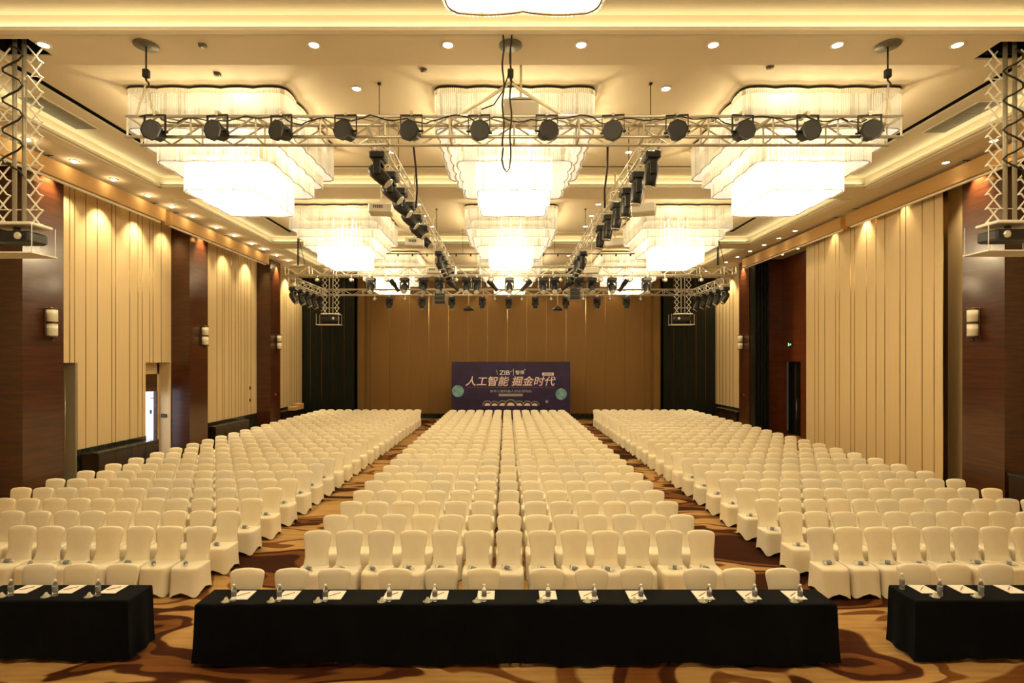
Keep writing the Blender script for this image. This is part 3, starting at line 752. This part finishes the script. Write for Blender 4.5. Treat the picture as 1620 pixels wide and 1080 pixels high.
# small round pars on the far trusses
def make_small():
    e = empty('par_lamp')
    MB().box(-.015, .015, -.02, .02, -.05, .04).build('clamp', M['steel'], e)
    b = MB(); b.box(-.10, .10, -.01, .01, -.06, -.05)
    for s in (-1, 1): b.box(s*.10-.005, s*.10+.005, -.012, .012, -.17, -.05)
    b.build('yoke', M['dark_metal'], e)
    c = MB().lathe([(.05, .12), (.08, .10), (.09, -.05), (.095, -.08), (.085, -.085)], (0, 0, 0), 'Y', 14).build('can', M['dark_metal'], e, loc=(0, 0, -.16))
    MB().lathe([(.001, -.088), (.08, -.088), (.08, -.083), (.001, -.083)], (0, 0, 0), 'Y', 14).build('lens', M['lens_ring'], c)
    return e
mk = Maker(make_small)
for k, x in enumerate((502, 556, 611.6, 659, 722, 776.7, 832, 887, 950, 996.6, 1052, 1109)):
    mk(((x-801)*22.32/F, 22.32, 7.165), 0, 'small round lamp with pale lens on the far cross truss, %s from the left' % NTH[k], 'stage light', 'small round lamps on the far cross truss')
for k, x in enumerate((594, 642, 783, 825.5, 871, 922, 964, 1012)):
    mk(((x-801)*27/F, 26.86, 6.90), 0, 'small dark lamp below the farthest truss, %s from the left' % NTH[k], 'stage light', 'small lamps below the farthest truss')
# long profile spots, tilted
def make_profile():
    e = empty('profile_spotlight')
    MB().box(-.02, .02, -.03, .03, -.06, .06).build('clamp', M['steel'], e)
    b = MB().box(-.12, .12, -.012, .012, -.07, -.055)
    for s in (-1, 1): b.box(s*.12-.005, s*.12+.005, -.015, .015, -.32, -.055)
    b.build('yoke', M['dark_metal'], e)
    c = MB().lathe([(.07, .28), (.10, .26), (.11, .05), (.08, .02), (.075, -.25), (.085, -.30), (.08, -.31)], (0, 0, 0), 'Z', 12).build('barrel', M['dark'], e, loc=(0, 0, -.30))
    MB().box(-.09, .09, -.02, .14, -.06, .1).build('shutter_box', M['dark'], c)
    return e
mk = Maker(make_profile)
for k, (x, t) in enumerate(((624, -.6), (779, -.75), (833, .8), (986, .6), (898, .95), (716, -.9))):
    o = mk(((x-801)*22.68/F, 22.68, 7.14), 0, 'long black tilted profile spotlight below the far cross truss, %s from the left' % (('first', 'third', 'fourth', 'sixth', 'fifth', 'second')[k],), 'stage light', 'profile spotlights on the far cross truss')
    for ch in o.children:
        if ch.name.startswith('barrel'): ch.rotation_euler = (.2, t, 0)
# caged boxes and cone lamps
for x, y, lab in ((699, 472, 'black caged fixture hanging left of the middle at the far truss'), (912, 465, 'black caged fixture hanging right of the middle at the far truss')):
    D = 21.55
    e = empty('caged_fixture', (-2.625 if x < 800 else 2.715, D, HC+(572-y)*D/F), 0, lab, 'caged fixture', 'caged fixtures by the far truss')
    MB().bbox(-.2, .2, -.13, .13, -.2, .2, .02).build('body', M['dark'], e)
    b = MB()
    for z in (-.25, -.09, .08, .24): b.tube((-.26, -.17, z), (.26, -.17, z), .010, 5); b.tube((-.26, .17, z), (.26, .17, z), .010, 5)
    for sx in (-.26, .26):
        for sy in (-.17, .17): b.tube((sx, sy, -.26), (sx, sy, .26), .010, 5)
        for z in (-.25, .24): b.tube((sx, -.17, z), (sx, .17, z), .010, 5)
    b.build('cage', M['grey_metal'], e)
    MB().tube((0, 0, .2), (0, 0, 7.83-e.location.z), .018, 6).build('stem', M['dark_metal'], e)
for x, lab in ((741.7, 'dark cone reflector hanging left of the middle below the far trusses'), (882, 'dark cone reflector hanging right of the middle below the far trusses')):
    D = 26.86
    e = empty('cone_reflector', ((x-801)*D/F, D, HC+(572-488)*D/F), 0, lab, 'hanging reflector', 'cone reflectors below the far trusses')
    MB().lathe([(.03, .16), (.10, .10), (.26, -.02), (.27, -.06), (.20, -.10), (.02, -.12)], n=18).build('shade', M['dark_metal'], e)
    MB().tube((0, 0, .15), (0, 0, 6.93-e.location.z), .014, 6).box(-.05, .05, -.045, .045, 6.90-e.location.z, 6.99-e.location.z).build('stem', M['sling'], e)

# white projectors on rods beside the long trusses and big one behind the front truss
def make_white():
    e = empty('white_projector')
    MB().bbox(-.27, .27, -.19, .19, -.11, .11, .025).build('body', M['white_metal'], e)
    b = MB()
    for k in range(5): b.box(-.16+k*.045, -.13+k*.045, -.195, -.188, -.01, .06)
    b.build('air_grille', M['grey_metal'], e)
    MB().lathe([(.05, -.01), (.055, 0), (.05, .04), (.02, .045)], (-.27, .0, 0), 'X', 12).build('lens', M['dark'], e)
    MB().tube((0, 0, .11), (0, 0, .62), .018, 8).bbox(-.08, .08, -.08, .08, .11, .125, .004).build('rod', M['sling'], e)
    MB().tube((0, 0, .62), (0, 0, ZM-7.1), .018, 8).lathe([(.02, ZM-7.13), (.07, ZM-7.12), (.07, ZM-7.101), (.02, ZM-7.1)], n=10).build('ceiling_rod', M['sling'], e)
    return e
mk = Maker(make_white)
for x, y, D, rz, lab in ((603, 326, 12.35, .12, 'white box projector hanging beside the left long truss, nearest of three'), (656, 381, 15.8, .12, 'white box projector hanging beside the left long truss, middle of three'), (686, 431, 20.65, .1, 'white box projector hanging beside the left long truss, farthest of three'),
                        (1018, 326, 12.35, PI-.3, 'white box projector hanging beside the right long truss, nearest of three'), (973, 380, 15.8, PI-.3, 'white box projector hanging beside the right long truss, middle of three'), (936, 431, 20.65, PI-.3, 'white box projector hanging beside the right long truss, farthest of three')):
    z = HC+(572-y)*D/F
    o = mk(((x-801)*D/F, D, z), rz, lab, 'projector', 'white projectors beside the long trusses')
    o.location.z = 7.1
D = 10.0
e = empty('large_projector', ((824-801)*D/F, D, HC+(572-180)*D/F), 0, 'large pale ceiling projector behind the middle of the front truss', 'projector')
o = MB().bbox(-.32, .32, -.25, .25, -.09, .09, .03).build('body', M['white_metal'], e); o.rotation_euler = (-.85, 0, 0)
MB().lathe([(.001, -.092), (.03, -.092), (.03, -.088), (.001, -.088)], (.24, .17, 0), 'Z', 10).build('foot_pad', M['dark'], o)
MB().box(-.2, .26, -.256, -.248, -.04, .03).build('air_slot', M['dark'], o)
MB().tube((0, 0, .11), (0, 0, ZM-e.location.z-.001), .022, 8).build('rod', M['sling'], e)
MB().path([(-.2, -.1, .11), (-.16, -.1, .24), (0, -.05, .28), (.16, -.1, .24), (.2, -.1, .11)], .012, 6).bbox(-.2, .2, -.15, .15, .11, .14, .01).build('bracket', M['sling'], e)

# ------------------------------------------------------------------ scissor lifts with black projectors
def scissor_lift(x, y, zb, lab, plab, s):
    e = empty('scissor_lift', (x, y, ZS), 0, lab, 'projector lift', 'projector lifts under the ceiling openings')
    zb = zb-ZS
    for dx in (-.10, .06): MB().tube((dx, 0, .4), (dx, 0, zb), .032, 8).build('pole', M['pole_grey'], e)
    n = 12; H = (zb-.0)/n
    for dx in (-.30, .24):
        b = MB()
        for k in range(n):
            z0, z1 = k*H, (k+1)*H
            for yy, fl in ((-.03, 1), (.03, -1)):
                b.tube((dx-.10*fl, yy, z0), (dx+.10*fl, yy, z1), .0125, 4)
            b.tube((dx-.10, -.04, z1), (dx-.10, .04, z1), .012, 5); b.tube((dx+.10, -.04, z1), (dx+.10, .04, z1), .012, 5)
        b.build('scissor_lattice', M['white_metal'], e)
    for k in (2, 5, 8, 11):
        MB().tube((-.34, 0, k*H), (.28, 0, k*H), .008, 5).build('tie_rod', M['white_metal'], e)
    if y < 15:
        pts = [(-.05+.17*math.sin(k*.9)*(1 if k % 14 < 9 else 1), -.10-.03*math.cos(k*.9), -.05+zb*.72*k/30) for k in range(31)]
        MB().path(pts, .016, 6).build('coiled_cable', M['cable'], e)
    MB().bbox(-.42, .36, -.22, .22, zb-.05, zb, .012).build('platform', M['white_metal'], e)
    tz = zb-.50
    t = MB().box(-.62, .42, -.27, .23, tz-.02, tz).build('ceiling_tray', M['white_metal'], e)
    for dx in (-.60, .40):
        for dy in (-.25, .21): MB().tube((dx, dy, tz), (dx, dy, zb-.03), .006, 5).build('tray_rod', M['white_metal'], t)
    p = empty('black_projector', (x-.06, y, ZS+zb-.08), 0, plab, 'projector', 'black projectors on the scissor lifts')
    MB().bbox(-.36, .36, -.20, .20, -.24, -.06, .03).build('body', M['dark'], p)
    MB().tube((0, 0, -.06), (0, 0, .029), .05, 10).build('mount', M['grey_metal'], p)
    MB().lathe([(.04, -.235), (.06, -.225), (.06, -.20), (.02, -.19)], (s*.2, 0, -.15), 'Y', 12).build('lens', M['lens_ring'], p)
scissor_lift(-8.04, 9.0, 5.92, 'white scissor lift hanging from the ceiling at near left', 'black projector on the near left scissor lift', 1)
scissor_lift(8.45, 9.1, 5.97, 'white scissor lift hanging from the ceiling at near right', 'black projector on the near right scissor lift', -1)
scissor_lift(-7.88, 24.5, 5.82, 'white scissor lift hanging at far left before the black wall', 'black projector on the far left scissor lift', 1)
scissor_lift(7.98, 24.5, 5.82, 'white scissor lift hanging at far right before the black wall', 'black projector on the far right scissor lift', -1)
# T shaped drop posts of the far trusses
for x, lab in ((-8.62, 'dark drop post holding the far cross truss at its left end'), (8.75, 'dark drop post holding the far cross truss at its right end')):
    e = empty('drop_post', (x, 22.5, ZM), 0, lab, 'truss hanger', 'drop posts of the far truss')
    MB().bbox(-.35, .35, -.05, .05, -.06, -.001, .01).build('top_bar', M['dark_metal'], e)
    MB().tube((0, 0, -.05), (0, 0, -1.50), .035, 8).build('post', M['dark_metal'], e)
    MB().tube((0, 0, -.25), (.3, 0, -1.5), .012, 5).build('brace', M['dark_metal'], e)

# ------------------------------------------------------------------ banner wall
BN = mat('banner_print', rough=.5)
n, l, b = nodes(BN)
tc = n.new('ShaderNodeTexCoord'); nz = n.new('ShaderNodeTexNoise'); nz.inputs['Scale'].default_value = 1.3; nz.inputs['Detail'].default_value = 5
cr = n.new('ShaderNodeValToRGB'); cr.color_ramp.elements[0].position = .35; cr.color_ramp.elements[0].color = (.011, .004, .034, 1); cr.color_ramp.elements[1].position = .75; cr.color_ramp.elements[1].color = (.028, .010, .085, 1)
l.new(tc.outputs['Object'], nz.inputs[0]); l.new(nz.outputs[0], cr.inputs[0]); l.new(cr.outputs[0], b.inputs['Base Color'])
M['print_pink'] = mat('print_pale_pink', (.85, .66, .66), .6)
M['print_white'] = mat('print_white', (.80, .78, .80), .6)
M['print_dim'] = mat('print_dim', (.16, .10, .16), .6)
M['print_teal'] = noisy(mat('print_teal', rough=.6), (.10, .27, .30), (.25, .46, .52), nscale=2.5)
M['print_grey'] = mat('print_grey', (.33, .31, .30), .6)
M['print_dark'] = mat('print_dark', (.03, .03, .03), .5)
YBN = 33.0
bx = lambda x: (x-801)*YBN/F
bz = lambda y: HC+(572-y)*YBN/F
ban = empty('event_backdrop', (0, YBN, 0), 0, 'purple printed event board with Chinese lettering before the ochre wall', 'banner')
BW0, BW1 = bx(714.5), bx(902)
MB().bbox(BW0, BW1, 0, .12, .0, HC, .01).build('board', BN, ban)
b = MB()
for x in (BW0+.4, (BW0+BW1)/2, BW1-.4): b.tube((x, .12, 2.4), (x, .9, .02), .03, 6); b.box(x-.04, x+.04, .12, .95, 0, .03)
b.build('rear_strut', M['grey_metal'], ban)
def disc(cx, cz, r, m, name, y=-.004, n=28, a0=0, a1=2*PI, squash=1.):
    pts = [(cx+r*math.cos(a0+(a1-a0)*i/n), y, cz+r*squash*math.sin(a0+(a1-a0)*i/n)) for i in range(n+1)]
    b = MB(); b.add(pts+[(cx, y, cz)], [(i, i+1, n+1) for i in range(n)])
    return b.build(name, m, ban)
def text(s, x, z, h, m, w=None, shear=0., bold=0., y=-.006, name='lettering'):
    c = bpy.data.curves.new('lettering_curve', 'FONT'); c.body = s; c.size = 1.; c.shear = shear; c.offset = bold; c.resolution_u = 3
    t = bpy.data.objects.new('lettering_tmp', c); COL.objects.link(t); bpy.context.view_layer.update()
    me = bpy.data.meshes.new_from_object(t); bpy.data.objects.remove(t); bpy.data.curves.remove(c)
    if not me.vertices: return
    xs = [v.co.x for v in me.vertices]; ys = [v.co.y for v in me.vertices]
    sx = (w/(max(xs)-min(xs))) if w else h/(max(ys)-min(ys)); sy = h/(max(ys)-min(ys))
    mx, my = min(xs), min(ys)
    for v in me.vertices: v.co = ((v.co.x-mx)*sx+x, y, (v.co.y-my)*sy+z)
    me.materials.clear(); me.materials.append(m)
    o = bpy.data.objects.new(name, me); COL.objects.link(o); o.parent = ban
    return o
# pixel positions read from the photograph's board: 7.364 zoomed pixels per pixel, origin (700, 560)
q = lambda X, Y: (bx(700+X/7.364), bz(560+Y/7.364))
def qtext(s, X0, Y0, X1, Y1, m, **k):
    x0, z1 = q(X0, Y0); x1, z0 = q(X1, Y1)
    text(s, x0, z0, z1-z0, m, w=x1-x0, **k)
qtext('人工智能', 268, 258, 775, 370, M['print_pink'], shear=.22, bold=.009)
qtext('掘金时代', 805, 258, 1318, 370, M['print_pink'], shear=.22, bold=.009)
qtext('ZIB', 662, 190, 785, 242, M['print_white'], bold=.008)
qtext('智伴', 850, 188, 955, 238, M['print_white'], bold=.01)
qtext('ARTIFICIAL INTELLIGENCE THE NUGGETS ERA OF GOLD', 285, 380, 1300, 396, M['print_dim'])
qtext('智伴儿童机器人创业说明会', 552, 416, 1038, 446, M['print_grey'], bold=.008)
def qbox(X0, Y0, X1, Y1, m, name, y=-.004):
    x0, z1 = q(X0, Y0); x1, z0 = q(X1, Y1); MB().box(x0, x1, y, 0, z0, z1).build(name, m, ban)
qbox(826, 170, 830, 250, M['print_white'], 'divider_line')
qbox(1162, 214, 1296, 250, M['print_pink'], 'badge')
qtext('深圳站', 1180, 220, 1278, 245, BN, y=-.008, bold=.008)
qbox(655, 462, 935, 490, M['print_grey'], 'date_strip')
for X0, Y0, X1, Y1 in ((628, 182, 642, 238), (790, 205, 822, 190)):
    a, c = q(X0, Y0), q(X1, Y1)
    MB().tube((a[0], -.004, a[1]), (c[0], -.004, c[1]), .012, 4).build('logo_stroke', M['print_white'], ban)
x, z = q(960, 178); disc(x, z, .03, M['print_pink'], 'logo_dot')
x, z = q(180, 430); disc(x, z, bx(801+9.3)-0, M['print_teal'], 'printed_planet')
x, z = q(1382, 465); disc(x, z, bx(801+9.0), M['print_teal'], 'printed_planet')
x, z = q(1215, 552); disc(x, z, .09, M['print_grey'], 'printed_moon')
for k, (X, r) in enumerate(((525, 60), (605, 55), (1075, 55), (988, 58), (700, 62), (893, 60), (795, 75))):
    x, z = q(X, 600); R = r*YBN/F/7.364
    disc(x, z, R, M['print_grey'], 'printed_helmet', -.005-.001*k, a1=PI, n=18)
    disc(x, z, R*.88, M['print_dark'], 'printed_visor', -.0055-.001*k, a1=PI, n=18)
    disc(x, z, R*.60, M['print_pink'], 'printed_face', -.0058-.001*k, a1=PI, n=18, squash=.8)

# ------------------------------------------------------------------ chairs
def sup(a, b, t, e=.45):
    c, s = math.cos(t), math.sin(t)
    return (a*math.copysign(abs(c)**e, c), b*math.copysign(abs(s)**e, s))
def chair_meshes(N=36, lod=0):
    k = MB(); rings = []
    levels = [(.458, .10, .12), (.457, .18, .19), (.450, .210, .222), (.435, .221, .236), (.41, .224, .242), (.33, .224, .246), (.20, .227, .254), (.12, .229, .262), (0., .232, .275)]
    if lod: levels = [levels[i] for i in (1, 3, 5, 8)]
    for z, a, b in levels:
        r = []
        for i in range(N):
            t = 2*PI*i/N; x, y = sup(a, b, t)
            zz = z
            if z == 0.: zz = .012+.085*(1-abs(math.sin(2*t))**.9)
            elif z <= .12: zz = z+.045*(1-abs(math.sin(2*t)))
            fold = .003*math.sin(9*t) if z < .3 else 0
            r.append((x*(1+fold), y*(1+fold), zz))
        rings.append(r)
    k.loft(list(reversed(rings)), 0, False, True)
    b0 = len(k.v)-N
    k.f.append(tuple(b0+i for i in range(N))); k.mi.append(0); k.sm.append(True)
    # backrest: (z, half width, centre y, half thickness)
    bk = MB(); rings = []
    L = [(.40, .200, .150, .070), (.46, .193, .163, .058), (.51, .184, .180, .045), (.57, .178, .194, .036), (.68, .187, .212, .032), (.78, .203, .230, .031), (.84, .212, .241, .031),
         (.885, .216, .249, .031), (.915, .212, .254, .031), (.935, .198, .258, .030), (.948, .170, .260, .026), (.955, .125, .262, .016)]
    if lod: L = [L[i] for i in (0, 2, 4, 6, 8, 9, 11)]
    n2 = N if not lod else 12
    for z, a, yc, th in L:
        r = []
        for i in range(n2):
            t = 2*PI*i/n2; x, y = sup(a, th, t, .38 if z < .93 else .6)
            crown = .012*(1-(x/a)**2) if z > .93 else 0
            puff = -.012*(1-(x/.22)**2) if (y < 0 and .6 < z < .93) else 0
            r.append((x, yc+y+puff, z+crown))
        rings.append(r)
    bk.loft(rings, 0, False, True)
    b0 = len(bk.v)-n2
    bk.f.append(tuple(b0+i for i in range(n2))); bk.mi.append(0); bk.sm.append(True)
    return k, bk
def make_chair():
    e = empty('banquet_chair')
    k, bk = chair_meshes()
    k.build('seat_cover', M['chair'], e); bk.build('backrest', M['chair'], e)
    return e
def make_chair_feet():
    e = empty('banquet_chair')
    k, bk = chair_meshes()
    k.build('seat_cover', M['chair'], e); bk.build('backrest', M['chair'], e)
    for sx in (-1, 1):
        for sy in (-1, 1):
            MB().lathe([(.016, 0), (.02, .006), (.014, .03), (.012, .07)], (sx*.178, sy*.19, 0), 'Z', 8).build('foot', M['foot'], e)
    return e
mkc, mkf = Maker(make_chair), Maker(make_chair_feet)
PITCH = .906
slots = []                     # (distance, x, y, block, row, idx)
BACK = .26                     # backrest top behind the chair's middle
for r in range(25):
    yc = 8.66-BACK+r*PITCH
    for i in range(13): slots.append(('centre', r, i, .05+(i-6)*.507, yc))
    ys = 8.90-BACK+r*PITCH
    for i in range(12): slots.append(('left', r, i, -5.0-i*.488, ys))
    for i in range(12): slots.append(('right', r, i, 5.09+i*.474, ys-.05))
def in_view(x, y, m=25):
    X = 801+x*F/(y+.1); return -m < X < 1620+m
slots = [s for s in slots if in_view(s[3], s[4])]
slots.sort(key=lambda s: s[4]+.0001*abs(s[3]))
N_TABLE = 18
single, rest = slots[:300-N_TABLE], slots[300-N_TABLE:]
placed = {}
for blk, r, i, x, y in single:
    if blk == 'centre': lab = 'cream covered chair, centre block, %s row, %s from the left aisle' % (ORD[r], NTH[i])
    else: lab = 'cream covered chair, %s block, %s row, %s from the centre aisle' % (blk, ORD[r], NTH[i])
    mkr = mkf if ((blk != 'centre' and i == 0) or (blk == 'centre' and i in (0, 12)) or r == 0) else mkc
    jx, jy = random.uniform(-1, 1)*(.012 if blk == 'centre' else .001), random.uniform(-.02, .02)
    o = mkr((x+jx, y+jy, 0), random.uniform(-.012, .012), lab, 'chair', 'cream covered chairs in the audience blocks')
    placed[(blk, r, i)] = (x+jx, y+jy)
kk, bb = chair_meshes(20, 1)
far = MB()
for blk, r, i, x, y in rest:
    x += random.uniform(-.014, .014); y += random.uniform(-.02, .02)
    far.add([(v[0]+x, v[1]+y, v[2]) for v in kk.v], kk.f, 0, True)
    far.add([(v[0]+x, v[1]+y, v[2]) for v in bb.v], bb.f, 0, True)
o = far.build('distant_banquet_chairs', M['chair'])
tag(o, 'mass of cream covered chairs filling the far rows of the hall', 'chairs', 'cream covered chairs in the audience blocks', 'stuff')
# chairs at the black tables
TC = [393, 463, 530, 625, 698, 765, 866, 935, 1006, 1107, 1168, 1237]
for k, x in enumerate(TC):
    mkc(((x-801)*7.07/F, 6.81, 0), random.uniform(-.03, .03), 'cream covered chair tucked behind the long black table, %s from the left' % NTH[k], 'chair', 'cream chairs behind the black tables')
for k, x in enumerate((66, 130, 196)):
    mkc(((x-801)*7.25/F, 6.98, 0), random.uniform(-.02, .02), 'cream covered chair behind the left black table, %s from the left' % NTH[k], 'chair', 'cream chairs behind the black tables')
for k, x in enumerate((1443, 1505, 1573)):
    mkc(((x-801)*7.25/F, 6.98, 0), random.uniform(-.02, .02), 'cream covered chair behind the right black table, %s from the left' % NTH[k], 'chair', 'cream chairs behind the black tables')

# ------------------------------------------------------------------ black tables
def table(x0, x1, y0, y1, lab, clab, ends=(False, False)):
    L = x1-x0; D = y1-y0
    t = empty('folding_table', ((x0+x1)/2, (y0+y1)/2, 0), 0, lab, 'table', 'folding tables under black cloths')
    MB().bbox(-L/2+.02, L/2-.02, -D/2+.02, D/2-.01, .715, .742, .006).build('tabletop', M['grey_metal'], t)
    for sx in (-1, 1):
        for sy in (-1, 1):
            MB().tube((sx*(L/2-.06), sy*(D/2-.05), .715), (sx*(L/2-.06), sy*(D/2-.05), 0), .014, 6).build('leg', M['chrome'], t)
    b = MB(); top = .752; yb = y1+.012; yf = y0-.014; xa = x0-(.012 if ends[0] else .0); xb = x1+(.012 if ends[1] else 0)
    nx = max(8, int(L/.06)); X = [xa+(xb-xa)*i/nx for i in range(nx+1)]
    zs = [(top, 0), (top-.012, .007), (top-.05, .010), (.60, .012), (.40, .016), (.20, .022), (.045, .030)]
    ph = random.uniform(0, 6)
    ph = 1.7
    def wav(x, k): return k*(.35*math.sin(x*7.3+ph)+.3*math.sin(x*17.1+ph*2)+.15*math.sin(x*31))
    rows = [[(x, yb, top-.09) for x in X], [(x, yb, top-.01) for x in X], [(x, yb-.012, top) for x in X], [(x, yf+.010, top) for x in X]]
    for i, (z, o) in enumerate(zs[1:], 1):
        s_ = min(1, i/5)
        rows.append([((x-o*1.6 if (j == 0 and ends[0]) else x+o*1.6 if (j == nx and ends[1]) else x), yf-o-wav(x, .035*s_), z+(.018*math.sin(x*3.1+ph) if z < .1 else 0)) for j, x in enumerate(X)])
    for r in range(len(rows)-1):
        n_ = len(X); b.add(rows[r]+rows[r+1], [(i, i+1, n_+i+1, n_+i) for i in range(n_-1)], 0, True)
    for e_, (on, xe, sg) in enumerate(((ends[0], xa, -1), (ends[1], xb, 1))):
        if not on: continue
        ny = 10; Yv = [yf+.01+(yb-yf-.02)*i/ny for i in range(ny+1)]
        rr = [[(xe, y, top) for y in Yv]]
        for i, (z, o) in enumerate(zs[1:], 1):
            s_ = min(1, i/5)
            rr.append([(xe+sg*(o*1.6+(.02*math.sin(y*22+ph) if (i > 2 and j) else 0)*s_), (y if j else yf-o-wav(xe, .035*s_)), z+(.018*math.sin(xe*3.1+ph) if z < .1 and not j else 0)) for j, y in enumerate(Yv)])
        for r in range(len(rr)-1):
            n_ = len(Yv); b.add(rr[r]+rr[r+1], [(i, i+1, n_+i+1, n_+i) for i in range(n_-1)], 0, True)
    o = b.build('tablecloth', M['black_cloth'])
    tag(o, clab, 'tablecloth', 'black tablecloths')
TX = [-3.70, -1.785, .11, 2.02, 3.93]
for k in range(4):
    table(TX[k], TX[k+1], 6.52, 6.92, 'black-clothed folding table in the middle row, %s from the left' % NTH[k], 'black floor-length cloth on the middle row of tables, %s from the left' % NTH[k], (k == 0, k == 3))
table(-6.52, -4.62, 6.62, 7.06, 'black-clothed folding table at the left edge', 'black floor-length cloth on the table at the left edge', (True, True))
table(4.99, 6.89, 6.62, 7.06, 'black-clothed folding table at the right edge', 'black floor-length cloth on the table at the right edge', (True, True))

# ------------------------------------------------------------------ bottles, notepads, packets
def make_bottle():
    e = empty('water_bottle')
    MB().lathe([(.022, 0), (.030, .004), (.0305, .02), (.029, .05), (.0305, .08), (.0305, .125), (.026, .15), (.014, .172), (.013, .182)], n=14).build('body', M['bottle'], e)
    MB().lathe([(.0312, .062), (.0314, .064), (.0314, .118), (.0312, .12)], n=14).build('label', M['label'], e)
    MB().lathe([(.015, .180), (.016, .182), (.016, .200), (.012, .203)], n=12).build('cap', M['cap'], e)
    return e
mkb = Maker(make_bottle)
def make_pad():
    e = empty('notepad')
    MB().box(-.105, .105, -.125, .125, 0, .006).build('sheet', M['paper'], e)
    p = MB().tube((-.06, -.04, .011), (.05, .06, .011), .004, 6).build('pencil', M['pencil'], e)
    return e
mkp = Maker(make_pad)
def make_packet():
    e = empty('sweets_packet')
    v = [(-.035, -.025, 0), (.035, -.025, 0), (.028, .025, 0), (-.028, .025, 0), (-.012, 0, .055), (.01, .004, .06)]
    MB().add(v, [(0, 3, 2, 1), (0, 1, 5, 4), (1, 2, 5), (2, 3, 4, 5), (3, 0, 4)]).build('wrapper', M['packet'], e)
    MB().lathe([(.001, 0), (.05, .001), (.058, .008), (.05, .006), (.001, .004)], n=14).build('dish', M['bottle'], e)
    MB().lathe([(.001, 0), (.008, .002), (.001, .016)], (.0, -.02, .03), 'Z', 6).build('seal', M['cap'], e)
    return e
mkk = Maker(make_packet)
TZ = .753
BXc = [370, 442, 515, 616, 688, 766, 867, 940, 1014, 1122, 1194, 1266]
PXc = [385, 457, 530, 621.7, 695, 769, 866.7, 930.7, 1006, 1112, 1185, 1256]
for k, (x, p) in enumerate(zip(BXc, PXc)):
    nm = '%s from the left along the long black table' % NTH[k]
    yb = 6.585; X = (x-801)*yb/F
    sgn = -1
    mkp(((p-801)*6.74/F, 6.745, TZ), (.0), 'white notepad with pencil, '+nm, 'notepad', 'notepads on the long black table')
    mkb((X, yb, TZ+(.0065 if abs(X-(p-801)*6.74/F) < .14 and 6.62 < yb+.03 else 0)), random.uniform(0, 6), 'clear water bottle, '+nm, 'bottle', 'water bottles on the long black table')
    mkk((X-.085, 6.565, TZ), random.uniform(-.3, .3), 'small pale green packet beside a bottle, '+nm, 'packet', 'pale packets on the long black table')
for side, bxs, pxs in (('left', (17, 87, 155), (40, 110, 178)), ('right', (1427, 1487, 1552), (1462, 1525, 1600))):
    for k, (x, p) in enumerate(zip(bxs, pxs)):
        yb = 6.73 if not (side == 'right' and k == 0) else 6.93
        X = (x-801)*yb/F
        nm = '%s from the left on the %s edge table' % (NTH[k], side)
        mkp(((p-801)*6.9/F, 6.92, TZ), 0, 'white notepad with pencil, '+nm, 'notepad', 'notepads on the edge tables')
        mkb((X, yb, TZ), random.uniform(0, 6), 'clear water bottle, '+nm, 'bottle', 'water bottles on the edge tables')
        if not (side == 'right' and k == 0):
            mkk((X-.085, 6.70, TZ), 0, 'small pale green packet beside a bottle, '+nm, 'packet', 'pale packets on the edge tables')
# bottles lying on the seats
def lay(blk, r, i):
    if (blk, r, i) not in placed: return
    x, y = placed[(blk, r, i)]
    lab = 'clear water bottle lying on the seat, %s block, %s row, %s from the %s aisle' % (blk, ORD[r], NTH[i], 'left' if blk == 'centre' else 'centre')
    o = mkb((x-.10+random.uniform(-.02, .02), y-.02+random.uniform(-.02, .03), .4585+.031), 0, lab, 'bottle', 'water bottles lying on the seats')
    o.rotation_euler = (random.uniform(0, 1), PI/2, random.uniform(-.25, .25))
for i in range(13):
    lay('centre', 0, i); lay('left', 0, i); lay('right', 0, i)
for r in range(1, 8):
    lay('left', r, 0); lay('right', r, 0)
